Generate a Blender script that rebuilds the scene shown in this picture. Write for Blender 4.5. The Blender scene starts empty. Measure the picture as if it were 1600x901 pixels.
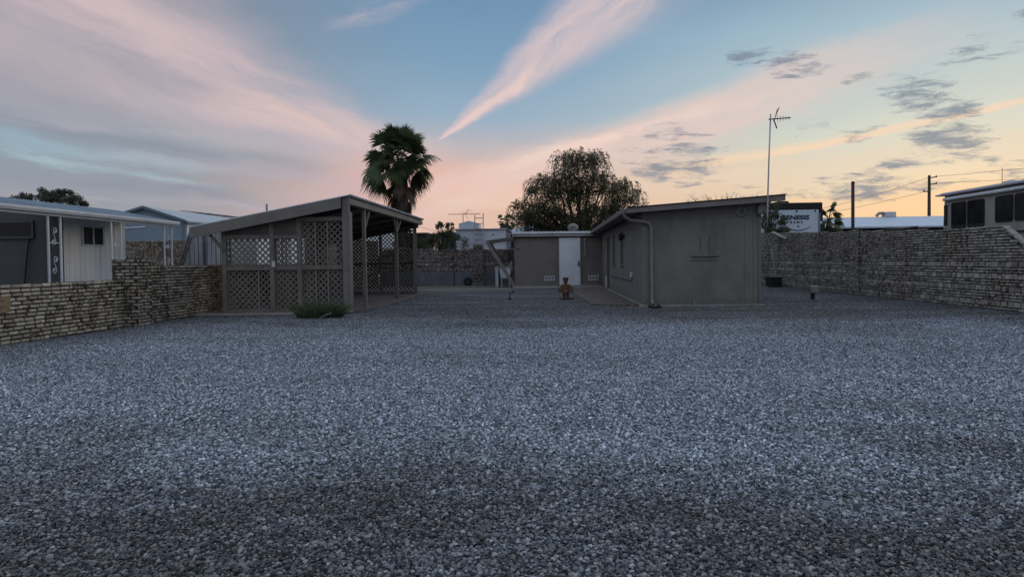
import bpy, math, random
import numpy as np
from mathutils import Vector, Matrix, noise as mnoise

random.seed(7)
rng = np.random.default_rng(11)
scene = bpy.context.scene
COL = scene.collection
PI = math.pi


def lin(r, g, b):
    f = lambda c: (c / 255 / 12.92) if c / 255 <= 0.04045 else ((c / 255 + 0.055) / 1.055) ** 2.4
    return (f(r), f(g), f(b), 1.0)


# ------------------------------------------------------------------ node helpers
class NT:
    def __init__(s, tree):
        s.t = tree
        s.n = tree.nodes
        s.l = tree.links

    def node(s, kind, **kw):
        n = s.n.new(kind)
        for k, v in kw.items():
            setattr(n, k, v)
        return n

    def put(s, inp, v):
        if v is None:
            return
        if isinstance(v, bpy.types.NodeSocket):
            s.l.new(v, inp)
        else:
            inp.default_value = v

    def m(s, op, a, b=None, c=None, clamp=False):
        n = s.n.new('ShaderNodeMath')
        n.operation = op
        n.use_clamp = clamp
        s.put(n.inputs[0], a)
        if b is not None:
            s.put(n.inputs[1], b)
        if c is not None:
            s.put(n.inputs[2], c)
        return n.outputs[0]

    def mix(s, f, a, b, mode='MIX'):
        n = s.n.new('ShaderNodeMix')
        n.data_type = 'RGBA'
        n.blend_type = mode
        s.put(n.inputs[0], f)
        s.put(n.inputs[6], a)
        s.put(n.inputs[7], b)
        return n.outputs[2]

    def noise(s, vec, scale, detail=3, rough=0.5, dist=0.0, col=False):
        n = s.n.new('ShaderNodeTexNoise')
        s.put(n.inputs['Vector'], vec)
        n.inputs['Scale'].default_value = scale
        n.inputs['Detail'].default_value = detail
        n.inputs['Roughness'].default_value = rough
        n.inputs['Distortion'].default_value = dist
        return n.outputs['Color' if col else 'Fac']

    def ramp(s, f, stops, interp='LINEAR'):
        n = s.n.new('ShaderNodeValToRGB')
        cr = n.color_ramp
        cr.interpolation = interp
        while len(cr.elements) > 1:
            cr.elements.remove(cr.elements[-1])
        cr.elements[0].position = stops[0][0]
        cr.elements[0].color = stops[0][1]
        for p, c in stops[1:]:
            e = cr.elements.new(p)
            e.color = c
        s.put(n.inputs[0], f)
        return n.outputs[0]

    def mr(s, v, a, b, c=0.0, d=1.0, smooth=False):
        n = s.n.new('ShaderNodeMapRange')
        if smooth:
            n.interpolation_type = 'SMOOTHSTEP'
        s.put(n.inputs[0], v)
        for i, q in enumerate((a, b, c, d)):
            s.put(n.inputs[i + 1], q)
        return n.outputs[0]

    def scalevec(s, vec, sc):
        n = s.n.new('ShaderNodeMapping')
        s.put(n.inputs[0], vec)
        n.inputs['Scale'].default_value = sc
        return n.outputs[0]


def newmat(name):
    m = bpy.data.materials.new(name)
    m.use_nodes = True
    t = NT(m.node_tree)
    t.b = m.node_tree.nodes['Principled BSDF']
    t.obj = t.node('ShaderNodeTexCoord').outputs['Object']
    t.pos = t.node('ShaderNodeNewGeometry').outputs['Position']
    return m, t


def bump(t, h, strength, dist=0.01):
    n = t.node('ShaderNodeBump')
    n.inputs['Strength'].default_value = strength
    n.inputs['Distance'].default_value = dist
    t.put(n.inputs['Height'], h)
    t.l.new(n.outputs[0], t.b.inputs['Normal'])


def mul(c, k):
    return (c[0] * k, c[1] * k, c[2] * k, 1.0)


def surf(name, c, rough=0.7, metal=0.0, var=0.25, vscale=3.0, grain=0.15, gscale=60.0,
         bstr=0.2, stretch=(1, 1, 1), spec=0.3, dirt=0.0, dirtc=None, bdist=0.01, splash=0.0):
    """general painted / weathered surface"""
    m, t = newmat(name)
    v = t.scalevec(t.pos, stretch)
    n1 = t.noise(v, vscale, 5, 0.6)
    n2 = t.noise(v, gscale, 3, 0.6)
    col = t.mix(t.mr(n1, 0.3, 0.7), mul(c, 1 - var), mul(c, 1 + var))
    col = t.mix(t.mr(n2, 0.35, 0.65), t.mix(grain, col, (0, 0, 0, 1)), col)
    if dirt > 0:
        n3 = t.noise(t.scalevec(t.pos, (1.2, 1.2, 0.35)), 1.7, 6, 0.65)
        col = t.mix(t.m('MULTIPLY', t.mr(n3, 0.48, 0.72, smooth=True), dirt), col, dirtc or mul(c, 0.45))
    if splash > 0:      # soil thrown up the foot of the wall by rain
        sz = t.node('ShaderNodeSeparateXYZ')
        t.l.new(t.pos, sz.inputs[0])
        hh_ = t.m('MULTIPLY_ADD', t.noise(t.scalevec(t.pos, (1, 1, 0.4)), 2.5, 6, 0.7), -0.9, t.m('ADD', sz.outputs[2], 0.32))
        col = t.mix(t.m('MULTIPLY', t.mr(hh_, -0.1, 0.25, 1.0, 0.0, smooth=True), splash), col, (0.10, 0.085, 0.07, 1))
    t.l.new(col, t.b.inputs['Base Color'])
    t.b.inputs['Metallic'].default_value = metal
    t.b.inputs['Specular IOR Level'].default_value = spec
    t.l.new(t.mr(n1, 0.3, 0.7, rough - 0.08, min(1.0, rough + 0.08)), t.b.inputs['Roughness'])
    if bstr:
        bump(t, n2, bstr, bdist)
    return m


M = {}
M['taupe'] = surf('taupe_stucco', (0.178, 0.170, 0.162, 1), 0.9, var=0.14, vscale=1.1, grain=0.22, gscale=35, bstr=0.5, dirt=0.4, splash=0.45)
M['taupe_back'] = surf('taupe_panel', (0.17, 0.153, 0.138, 1), 0.85, var=0.12, vscale=1.5, grain=0.15, gscale=30, bstr=0.3, dirt=0.35)
M['taupe_wood'] = surf('taupe_painted_wood', (0.16, 0.145, 0.13, 1), 0.8, var=0.22, vscale=4, grain=0.3, gscale=40, bstr=0.35, stretch=(1, 1, 0.3), dirt=0.35)
M['fascia'] = surf('fascia_paint', (0.185, 0.168, 0.158, 1), 0.7, var=0.15, vscale=2.5, grain=0.15, gscale=30, bstr=0.2, dirt=0.3)
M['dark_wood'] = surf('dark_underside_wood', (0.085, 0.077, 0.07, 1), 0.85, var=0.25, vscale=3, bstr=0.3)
M['roofing'] = surf('rolled_roofing', (0.20, 0.20, 0.21, 1), 0.9, var=0.2, vscale=2, grain=0.3, gscale=80)
M['galv'] = surf('galvanised_sheet', (0.42, 0.44, 0.47, 1), 0.45, metal=0.6, var=0.2, vscale=3, bstr=0.08, dirt=0.5, dirtc=(0.18, 0.17, 0.17, 1))
M['white_door'] = surf('white_door_paint', (0.58, 0.60, 0.66, 1), 0.45, var=0.06, vscale=2, grain=0.04, bstr=0.05, dirt=0.15)
M['white_metal'] = surf('white_metal_paint', (0.60, 0.63, 0.68, 1), 0.4, var=0.1, vscale=2, grain=0.08, bstr=0.05, dirt=0.3)
M['awning_blue'] = surf('awning_metal', (0.33, 0.40, 0.48, 1), 0.4, metal=0.2, var=0.12, vscale=1.2, grain=0.1, bstr=0.05, dirt=0.4)
M['siding_white'] = surf('weathered_white_siding', (0.80, 0.81, 0.83, 1), 0.6, var=0.1, vscale=1.5, grain=0.08, gscale=40, stretch=(4, 4, 0.3), bstr=0.1, dirt=0.3)
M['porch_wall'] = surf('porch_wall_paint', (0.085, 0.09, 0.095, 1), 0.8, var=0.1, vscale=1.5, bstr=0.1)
M['glass'] = surf('dark_window_glass', (0.012, 0.013, 0.016, 1), 0.2, var=0.3, vscale=2, bstr=0, spec=0.25)
M['black'] = surf('black_plastic', (0.014, 0.014, 0.016, 1), 0.6, var=0.2, bstr=0.05)
M['grey_metal'] = surf('grey_metal', (0.30, 0.30, 0.31, 1), 0.5, metal=0.3, var=0.15, bstr=0.1)
M['mast'] = surf('mast_steel', (0.42, 0.41, 0.43, 1), 0.4, metal=0.5, var=0.15, bstr=0.05)
M['rust'] = surf('rusted_terracotta', (0.15, 0.078, 0.048, 1), 0.75, var=0.4, vscale=9, grain=0.3, gscale=60, bstr=0.5, dirt=0.5, dirtc=(0.09, 0.045, 0.03, 1))
M['rust_dark'] = surf('rusted_red_base', (0.10, 0.035, 0.03, 1), 0.75, var=0.4, vscale=9, grain=0.3, bstr=0.4)
M['orange_metal'] = surf('orange_aerial_metal', (0.42, 0.20, 0.12, 1), 0.5, metal=0.3, var=0.1, bstr=0)  # orange metal of the aerial and the top ladder rungs
M['blue_house'] = surf('pale_blue_wall', (0.22, 0.29, 0.36, 1), 0.7, var=0.07, vscale=0.8, bstr=0.05)
M['blue_trim'] = surf('blue_grey_trim', (0.15, 0.20, 0.25, 1), 0.6, var=0.08, bstr=0)
M['pale_roof'] = surf('pale_metal_roof', (0.42, 0.47, 0.52, 1), 0.5, metal=0.1, var=0.1, vscale=0.7, bstr=0.05, dirt=0.3)
M['white_roof'] = surf('white_coated_roof', (0.48, 0.56, 0.66, 1), 0.5, var=0.07, vscale=0.6, bstr=0.03, dirt=0.2)
M['solar'] = surf('solar_panel', (0.03, 0.035, 0.045, 1), 0.2, var=0.2, bstr=0)
M['trailer_white'] = surf('trailer_white', (0.52, 0.54, 0.62, 1), 0.5, var=0.05, vscale=0.8, bstr=0.02, dirt=0.15)
M['rv_white'] = surf('rv_gelcoat_white', (0.50, 0.58, 0.66, 1), 0.35, var=0.05, vscale=0.8, bstr=0.0, dirt=0.12)
M['rv_black'] = surf('rv_black_cap', (0.012, 0.012, 0.014, 1), 0.5, var=0.1, bstr=0)
M['ink'] = surf('decal_dark_blue', (0.01, 0.015, 0.045, 1), 0.4, var=0.05, bstr=0)
M['coach_beige'] = surf('motorhome_beige', (0.30, 0.285, 0.275, 1), 0.4, var=0.08, vscale=1, bstr=0.03, dirt=0.25)
M['coach_roof'] = surf('motorhome_roof', (0.42, 0.42, 0.47, 1), 0.5, var=0.1, vscale=1, bstr=0.03)
M['brown_wall'] = surf('brown_wall', (0.05, 0.038, 0.033, 1), 0.85, var=0.2, bstr=0.1)
M['concrete'] = surf('concrete', (0.27, 0.255, 0.235, 1), 0.9, var=0.2, vscale=4, grain=0.3, gscale=90, bstr=0.4, dirt=0.4)
M['plaster'] = surf('grey_plaster_band', (0.12, 0.125, 0.145, 1), 0.9, var=0.2, vscale=2, grain=0.2, bstr=0.4, dirt=0.4)
M['mortar'] = surf('mortar', (0.045, 0.04, 0.036, 1), 0.95, var=0.3, vscale=6, grain=0.3, bstr=0.4)
M['bark'] = surf('bark', (0.075, 0.06, 0.05, 1), 0.95, var=0.4, vscale=6, grain=0.4, gscale=25, stretch=(1, 1, 0.25), bstr=0.8)
M['pole_wood'] = surf('creosote_pole', (0.09, 0.065, 0.045, 1), 0.9, var=0.3, vscale=4, stretch=(1, 1, 0.1), bstr=0.3)
M['pole_red'] = surf('dark_steel_pole', (0.035, 0.022, 0.022, 1), 0.6, var=0.2, bstr=0.1)
M['wire'] = surf('cable', (0.02, 0.02, 0.022, 1), 0.6, bstr=0)
M['rubber'] = surf('rubber', (0.02, 0.02, 0.021, 1), 0.85, var=0.3, bstr=0.3)
M['sink'] = surf('sink_white', (0.50, 0.51, 0.56, 1), 0.35, var=0.06, bstr=0)
M['sink_green'] = surf('cabinet_grey_green', (0.36, 0.40, 0.42, 1), 0.5, var=0.08, bstr=0.03)
M['weathered'] = surf('grey_weathered_wood', (0.36, 0.37, 0.40, 1), 0.85, var=0.25, vscale=3, stretch=(3, 3, 0.3), grain=0.3, bstr=0.4, dirt=0.6, dirtc=(0.10, 0.095, 0.09, 1))
M['trim_worn'] = surf('worn_shed_trim', (0.20, 0.19, 0.18, 1), 0.85, var=0.6, vscale=9, grain=0.5, bstr=0.3, dirt=0.9, dirtc=(0.05, 0.045, 0.04, 1))
M['plastic_white'] = surf('white_plastic_cover', (0.5, 0.5, 0.52, 1), 0.4, var=0.05, bstr=0)


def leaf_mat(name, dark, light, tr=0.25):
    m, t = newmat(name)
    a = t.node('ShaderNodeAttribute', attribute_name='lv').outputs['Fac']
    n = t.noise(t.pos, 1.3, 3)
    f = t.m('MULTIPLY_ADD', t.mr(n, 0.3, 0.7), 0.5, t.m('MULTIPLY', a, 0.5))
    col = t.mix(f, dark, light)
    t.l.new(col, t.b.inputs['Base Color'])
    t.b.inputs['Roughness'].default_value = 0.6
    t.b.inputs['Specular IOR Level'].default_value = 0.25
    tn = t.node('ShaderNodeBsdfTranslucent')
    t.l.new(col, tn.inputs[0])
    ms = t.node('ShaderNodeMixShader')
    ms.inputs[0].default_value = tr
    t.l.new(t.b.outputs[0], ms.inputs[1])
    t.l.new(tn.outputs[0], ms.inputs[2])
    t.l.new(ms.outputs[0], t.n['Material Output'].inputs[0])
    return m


M['leaf_pepper'] = leaf_mat('pepper_leaves', (0.028, 0.040, 0.020, 1), (0.19, 0.185, 0.11, 1), 0.5)
M['leaf_green'] = leaf_mat('bush_leaves', (0.03, 0.05, 0.025, 1), (0.10, 0.13, 0.06, 1), 0.3)
M['leaf_far'] = leaf_mat('far_tree_leaves', (0.035, 0.045, 0.032, 1), (0.09, 0.10, 0.065, 1), 0.25)
M['frond'] = leaf_mat('palm_fronds', (0.02, 0.036, 0.016, 1), (0.10, 0.135, 0.055, 1), 0.25)
M['frond_dead'] = leaf_mat('dead_palm_fronds', (0.05, 0.035, 0.028, 1), (0.17, 0.12, 0.09, 1), 0.15)
M['blade'] = leaf_mat('grass_clump_blades', (0.016, 0.028, 0.016, 1), (0.13, 0.17, 0.09, 1), 0.2)


def brick_mat(name, tint, dark, blotch=0.5, blo=0.5, bhi=0.62):
    m, t = newmat(name)
    a = t.node('ShaderNodeAttribute', attribute_name='bc').outputs['Fac']
    n1 = t.noise(t.pos, 9.0, 5, 0.65, 0.6)
    n2 = t.noise(t.pos, 45.0, 4, 0.7)
    n3 = t.noise(t.pos, 0.9, 4, 0.6)
    col = t.mix(a, mul(tint, 0.55), mul(tint, 1.3))
    warm = (tint[0] * 1.12, tint[1] * 0.98, tint[2] * 0.82, 1)
    col = t.mix(t.mr(n3, 0.42, 0.62), col, t.mix(0.3, col, warm))
    col = t.mix(t.mr(n2, 0.35, 0.6), t.mix(0.35, col, (0.02, 0.018, 0.015, 1)), col)
    f = t.m('MULTIPLY', t.mr(t.m('ADD', n1, t.m('MULTIPLY', t.m('SUBTRACT', n3, 0.5), 0.4)), blo, bhi, smooth=True), blotch)
    col = t.mix(f, col, dark)
    t.l.new(col, t.b.inputs['Base Color'])
    t.b.inputs['Roughness'].default_value = 0.95
    t.b.inputs['Specular IOR Level'].default_value = 0.15
    bump(t, t.m('ADD', t.m('MULTIPLY', n1, 0.6), n2), 0.7, 0.012)
    return m


M['brick_left'] = brick_mat('slump_brick_tan', (0.45, 0.405, 0.33, 1), (0.06, 0.05, 0.04, 1), 0.85, 0.54, 0.60)
M['brick_leftb'] = brick_mat('slump_brick_brown', (0.36, 0.315, 0.26, 1), (0.045, 0.038, 0.03, 1), 0.85, 0.51, 0.59)
M['brick_right'] = brick_mat('slump_brick_grey', (0.37, 0.345, 0.315, 1), (0.045, 0.04, 0.036, 1), 0.8, 0.52, 0.61)
M['brick_back'] = brick_mat('slump_brick_mauve', (0.29, 0.255, 0.245, 1), (0.04, 0.035, 0.035, 1), 0.8, 0.48, 0.60)


# ------------------------------------------------------------------ object helpers
def tag(o, label=None, cat=None, group=None, kind=None):
    if label:
        o['label'] = label
    if cat:
        o['category'] = cat
    if group:
        o['group'] = group
    if kind:
        o['kind'] = kind
    return o


def thing(name, loc, label, cat, group=None):
    o = bpy.data.objects.new(name, None)
    o.empty_display_size = 0.2
    COL.objects.link(o)
    o.location = loc
    o['org'] = list(loc)
    del o['org']
    ORG[o.name] = Vector(loc)
    return tag(o, label, cat, group)


ORG = {}


def nrm(v):
    return Vector(v).normalized()


class MB:
    def __init__(s):
        s.v = []
        s.f = []
        s.a = {}          # per-vertex attr lists

    def poly(s, pts):
        b = len(s.v)
        s.v += [tuple(p) for p in pts]
        s.f.append(tuple(range(b, b + len(pts))))

    def box(s, x0, x1, y0, y1, z0, z1):
        b = len(s.v)
        s.v += [(x0, y0, z0), (x1, y0, z0), (x1, y1, z0), (x0, y1, z0), (x0, y0, z1), (x1, y0, z1), (x1, y1, z1), (x0, y1, z1)]
        for q in ((0, 3, 2, 1), (4, 5, 6, 7), (0, 1, 5, 4), (1, 2, 6, 5), (2, 3, 7, 6), (3, 0, 4, 7)):
            s.f.append(tuple(b + i for i in q))
        return s

    def bar(s, p, q, w, h, up=(0, 0, 1)):
        """rectangular bar from p to q, w across, h along up"""
        p, q = Vector(p), Vector(q)
        d = (q - p).normalized()
        up = Vector(up)
        if abs(d.dot(up)) > 0.98:
            up = Vector((0, 1, 0))
        r = d.cross(up).normalized()
        u = r.cross(d).normalized()
        b = len(s.v)
        for e in (p, q):
            for a, c in ((-1, -1), (1, -1), (1, 1), (-1, 1)):
                s.v.append(tuple(e + r * (a * w / 2) + u * (c * h / 2)))
        for f in ((3, 2, 1, 0), (4, 5, 6, 7), (0, 1, 5, 4), (1, 2, 6, 5), (2, 3, 7, 6), (3, 0, 4, 7)):
            s.f.append(tuple(b + i for i in f))
        return s

    def tube(s, pts, radii, n=8, cap=True):
        pts = [Vector(p) for p in pts]
        if not isinstance(radii, (list, tuple)):
            radii = [radii] * len(pts)
        rings = []
        prev = None
        for i, p in enumerate(pts):
            d = (pts[min(i + 1, len(pts) - 1)] - pts[max(i - 1, 0)]).normalized()
            ref = prev if prev is not None else (Vector((1, 0, 0)) if abs(d.x) < 0.9 else Vector((0, 1, 0)))
            r = (ref - d * ref.dot(d)).normalized()
            prev = r
            u = d.cross(r)
            b = len(s.v)
            for k in range(n):
                t = 2 * PI * k / n
                s.v.append(tuple(p + (r * math.cos(t) + u * math.sin(t)) * radii[i]))
            rings.append(b)
        for a, b in zip(rings, rings[1:]):
            for k in range(n):
                s.f.append((a + k, a + (k + 1) % n, b + (k + 1) % n, b + k))
        if cap:
            s.f.append(tuple(rings[0] + k for k in reversed(range(n))))
            s.f.append(tuple(rings[-1] + k for k in range(n)))
        return s

    def lathe(s, cx, cy, prof, n=20, sx=1.0, sy=1.0):
        rings = []
        for r, z in prof:
            b = len(s.v)
            for k in range(n):
                t = 2 * PI * k / n
                s.v.append((cx + r * sx * math.cos(t), cy + r * sy * math.sin(t), z))
            rings.append(b)
        for a, b in zip(rings, rings[1:]):
            for k in range(n):
                s.f.append((a + k, a + (k + 1) % n, b + (k + 1) % n, b + k))
        s.f.append(tuple(rings[0] + k for k in reversed(range(n))))
        s.f.append(tuple(rings[-1] + k for k in range(n)))
        return s

    def prism(s, pts, off):
        """closed polygon extruded by vector off"""
        off = Vector(off)
        n = len(pts)
        b = len(s.v)
        s.v += [tuple(Vector(p)) for p in pts] + [tuple(Vector(p) + off) for p in pts]
        s.f.append(tuple(b + i for i in range(n)))
        s.f.append(tuple(b + n + i for i in reversed(range(n))))
        for i in range(n):
            j = (i + 1) % n
            s.f.append((b + i, b + n + i, b + n + j, b + j))
        return s

    def build(s, name, mat, parent=None, smooth=False, bevel=0.0, fix=True, attr=None):
        org = ORG.get(parent.name, Vector((0, 0, 0))) if parent else Vector((0, 0, 0))
        me = bpy.data.meshes.new(name)
        me.from_pydata([(v[0] - org.x, v[1] - org.y, v[2] - org.z) for v in s.v], [], s.f)
        if attr:
            for k, vals in attr.items():
                at = me.attributes.new(k, 'FLOAT', 'POINT')
                at.data.foreach_set('value', np.asarray(vals, dtype=np.float32))
        me.materials.append(mat)
        if fix:
            import bmesh
            bm = bmesh.new()
            bm.from_mesh(me)
            bmesh.ops.recalc_face_normals(bm, faces=bm.faces)
            bm.to_mesh(me)
            bm.free()
        if smooth:
            me.polygons.foreach_set('use_smooth', [True] * len(me.polygons))
        me.update()
        o = bpy.data.objects.new(name, me)
        COL.objects.link(o)
        if parent:
            o.parent = parent
            ORG[o.name] = org
        else:
            ORG[o.name] = Vector((0, 0, 0))
        if bevel:
            md = o.modifiers.new('b', 'BEVEL')
            md.width = bevel
            md.segments = 2
            md.limit_method = 'ANGLE'
        return o


def clip(poly, u0, u1, v0, v1):
    def cut(ps, f, inter):
        out = []
        for i in range(len(ps)):
            a, b = ps[i - 1], ps[i]
            fa, fb = f(a), f(b)
            if fb:
                if not fa:
                    out.append(inter(a, b))
                out.append(b)
            elif fa:
                out.append(inter(a, b))
        return out

    def ix(ax, val):
        def g(a, b):
            t = (val - a[ax]) / (b[ax] - a[ax])
            return (a[0] + (b[0] - a[0]) * t, a[1] + (b[1] - a[1]) * t)
        return g
    for ax, val, sg in ((0, u0, 1), (0, u1, -1), (1, v0, 1), (1, v1, -1)):
        if not poly:
            return poly
        poly = cut(poly, lambda p: (p[ax] - val) * sg >= 0, ix(ax, val))
    return poly


def lattice(mb, o, u, w, z0, z1, n, sw=0.036, pitch=0.104, th=0.007):
    """diagonal lattice sheet in the plane through o, along u, facing n"""
    o, u, n = Vector(o), nrm(u), nrm(n)
    h = z1 - z0
    r2 = math.sqrt(0.5)
    for layer, sg in ((0, 1), (1, -1)):
        k = -int((w + h) / pitch) - 2
        while k * pitch < (w + h):
            c = k * pitch
            k += 1
            d = (r2, r2 * sg)
            nn = (-r2 * sg, r2)
            base = (nn[0] * c, nn[1] * c)
            L = w + h + 1
            q = []
            for a, b in ((-L, -sw / 2), (L, -sw / 2), (L, sw / 2), (-L, sw / 2)):
                q.append((base[0] + d[0] * a + nn[0] * b, base[1] + d[1] * a + nn[1] * b))
            q = clip(q, 0, w, 0, h)
            if len(q) < 3:
                continue
            off = n * (th * (layer) + 0.001 * layer)
            mb.prism([o + u * p[0] + Vector((0, 0, z0 + p[1])) + off for p in q], n * th)
    return mb


def brick_wall(mb, att, o, u, n, length, rows, bl=0.203, depth=0.05, gap=0.020, top=None, z0=0.0, jit=0.006, start=0.0):
    """individually laid bricks standing proud of a mortar core.
    rows: list of (height, brick_length). top(s) gives the wall height at s."""
    o, u, n = Vector(o), nrm(u), nrm(n)
    z = z0
    for ri, (rh, rl) in enumerate(rows):
        s = start - (rl / 2 if ri % 2 else 0) - random.uniform(0, 0.02)
        while s < length:
            L = rl * random.uniform(0.93, 1.07)
            a, b = max(s, start), min(s + L - gap * 1.7, length)
            s += L
            if b - a < 0.04:
                continue
            if top and z + rh * 0.6 > top((a + b) / 2):
                continue
            out = depth + random.uniform(-jit, jit) * 1.6
            g = gap * random.uniform(0.8, 1.25)
            dz = random.uniform(-0.003, 0.003)
            zz0, zz1 = z + g / 2 + dz, z + rh - g / 2 + dz
            base = len(mb.v)
            e = 0.006
            for (ss, zc, dd) in ((a, zz0, 0), (b, zz0, 0), (b, zz1, 0), (a, zz1, 0),
                                 (a, zz0, 1), (b, zz0, 1), (b, zz1, 1), (a, zz1, 1)):
                k = 1 if dd else 0
                if k:
                    sj = (e if ss == a else -e) + random.uniform(-0.003, 0.003)
                    zj = (e if zc == zz0 else -e) + random.uniform(-0.004, 0.004)
                    p = o + u * (ss + sj) + n * (out + random.uniform(-0.004, 0.004))
                    mb.v.append((p.x, p.y, zc + zj))
                else:
                    p = o + u * ss + n * (-0.01)
                    mb.v.append((p.x, p.y, zc))
            # bevel ring: insert outer ring close to the face
            for (ss, zc) in ((a, zz0), (b, zz0), (b, zz1), (a, zz1)):
                p = o + u * ss + n * (out - 0.010)
                mb.v.append((p.x, p.y, zc))
            q = base
            mb.f.append((q + 4, q + 5, q + 6, q + 7))
            for i in range(4):
                j = (i + 1) % 4
                mb.f.append((q + 8 + i, q + 8 + j, q + 4 + j, q + 4 + i))
                mb.f.append((q + i, q + j, q + 8 + j, q + 8 + i))
            c = min(1, max(0, random.gauss(0.5, 0.3)))
            att += [c] * 12
        z += rh
    return z


# ------------------------------------------------------------------ camera
F, W0, H0 = 1000.0, 1600.0, 901.0
cam_d = bpy.data.cameras.new('camera')
cam = bpy.data.objects.new('camera', cam_d)
COL.objects.link(cam)
yaw, pitch, roll = math.atan(57 / F), 25 / F, 0.0125
fw = Vector((-math.sin(yaw) * math.cos(pitch), math.cos(yaw) * math.cos(pitch), -math.sin(pitch)))
r0 = Vector((math.cos(yaw), math.sin(yaw), 0))
u0 = r0.cross(fw)
r1 = r0 * math.cos(roll) - u0 * math.sin(roll)
u1 = r0 * math.sin(roll) + u0 * math.cos(roll)
cam.matrix_world = Matrix(((r1.x, u1.x, -fw.x, 0), (r1.y, u1.y, -fw.y, 0), (r1.z, u1.z, -fw.z, 1.2), (0, 0, 0, 1)))
cam_d.sensor_width = 36
cam_d.lens = F / W0 * 36
cam_d.shift_y = -17.5 / W0
cam_d.clip_end = 3000
cam_d.clip_start = 0.05
scene.camera = cam

# ------------------------------------------------------------------ sky and light
world = bpy.data.worlds.new('World')
scene.world = world
world.use_nodes = True
t = NT(world.node_tree)
t.n.clear()
dirv = t.node('ShaderNodeTexCoord').outputs['Generated']
sep = t.node('ShaderNodeSeparateXYZ')
t.l.new(dirv, sep.inputs[0])
X, Y, Z = sep.outputs
A = t.m('ARCTAN2', X, Y)
Hh = t.m('SQRT', t.m('ADD', t.m('MULTIPLY', X, X), t.m('MULTIPLY', Y, Y)))
El = t.m('DIVIDE', Z, t.m('MAXIMUM', Hh, 0.02))
El = t.m('MINIMUM', El, 3.0)


def comb(a, b, c=0.0):
    n = t.node('ShaderNodeCombineXYZ')
    t.put(n.inputs[0], a)
    t.put(n.inputs[1], b)
    t.put(n.inputs[2], c)
    return n.outputs[0]


w1 = t.noise(comb(t.m('MULTIPLY', A, 3.0), t.m('MULTIPLY', El, 7.0)), 1.6, 4, 0.55, col=True)
w2 = t.noise(comb(t.m('MULTIPLY', A, 9.0), t.m('MULTIPLY', El, 26.0)), 2.2, 5, 0.62, col=True)
sw1 = t.node('ShaderNodeSeparateColor')
t.l.new(w1, sw1.inputs[0])
sw2 = t.node('ShaderNodeSeparateColor')
t.l.new(w2, sw2.inputs[0])


def warp(src, i, amt1, amt2):
    a = t.m('MULTIPLY_ADD', t.m('SUBTRACT', sw1.outputs[i], 0.5), amt1, src)
    return t.m('MULTIPLY_ADD', t.m('SUBTRACT', sw2.outputs[i], 0.5), amt2, a)


Aw = warp(A, 0, 0.10, 0.03)
Ew = warp(El, 1, 0.045, 0.016)
Am = warp(A, 0, 0.025, 0.012)
Em = warp(El, 1, 0.012, 0.008)
As = warp(A, 0, 0.05, 0.04)
Es = warp(El, 1, 0.012, 0.018)

ev = t.m('DIVIDE', El, 0.5)
ev = t.m('MULTIPLY_ADD', t.m('SUBTRACT', sw1.outputs[2], 0.5), 0.10, ev)
S = lambda *st: [(p, lin(*c)) for p, c in st]
ZEN = (186, 201, 222)
left = t.ramp(ev, S((0.0, (168, 160, 168)), (0.12, (158, 158, 168)), (0.24, (148, 156, 168)), (0.34, (138, 154, 168)), (0.5, (142, 146, 158)),
                    (0.75, (136, 142, 155)), (0.84, (138, 148, 164)), (1.0, ZEN)))
mid = t.ramp(ev, S((0.0, (196, 186, 186)), (0.10, (226, 192, 176)), (0.24, (226, 182, 164)), (0.34, (196, 184, 186)), (0.45, (152, 176, 196)),
                   (0.62, (126, 160, 188)), (0.80, (112, 148, 181)), (0.86, (118, 152, 184)), (1.0, ZEN)))
right = t.ramp(ev, S((0.0, (226, 176, 138)), (0.09, (234, 196, 156)), (0.18, (224, 208, 180)), (0.34, (203, 211, 200)), (0.48, (182, 200, 203)),
                     (0.65, (158, 186, 202)), (0.80, (132, 160, 184)), (0.88, (132, 158, 182)), (1.0, ZEN)))
f1 = t.mr(A, -0.62, -0.12, smooth=True)
f2 = t.mr(A, -0.10, 0.46, smooth=True)
base = t.mix(f1, left, mid)
base = t.mix(f2, base, right)
rear = t.mr(t.m('ABSOLUTE', A), 1.0, 2.0, smooth=True)
base = t.mix(rear, base, t.mix(1.0, left, (1.35, 1.3, 1.25, 1), 'MULTIPLY'))  # unseen rear sky brightened to lift the walls facing the camera

# physical dusk sky blended in
nish = t.node('ShaderNodeTexSky')
nish.sky_type = 'NISHITA'
nish.sun_disc = False
nish.sun_elevation = math.radians(3)
nish.sun_rotation = math.radians(33)
nish.air_density = 1.2
nish.dust_density = 2.0
nish.ozone_density = 2.0
nscale = t.mix(1.0, nish.outputs[0], (0.10, 0.10, 0.10, 1), 'MULTIPLY')
base = t.mix(0.10, base, nscale)


PREV = [None]


def field(ang, along, across, seed, detail=5, rough=0.6, src=None):
    """one shared streaky noise field, stretched along the direction ang"""
    a_, e_ = src or (Aw, Ew)
    ca, sa = math.cos(ang), math.sin(ang)
    p = t.m('ADD', t.m('MULTIPLY', a_, ca), t.m('MULTIPLY', e_, sa))
    q = t.m('ADD', t.m('MULTIPLY', a_, -sa), t.m('MULTIPLY', e_, ca))
    return t.noise(comb(t.m('MULTIPLY', p, along), t.m('MULTIPLY', q, across), seed), 1.0, detail, rough)


FD = field(-0.30, 3.0, 17.0, 1.0)      # the band falling to the right
FU = field(0.30, 3.2, 20.0, 5.0)       # the bands rising to the right
FC = field(0.75, 2.6, 30.0, 9.0)       # the contrail fan
FH = field(-0.12, 3.5, 34.0, 13.0)     # flat layers by the horizon


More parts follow.
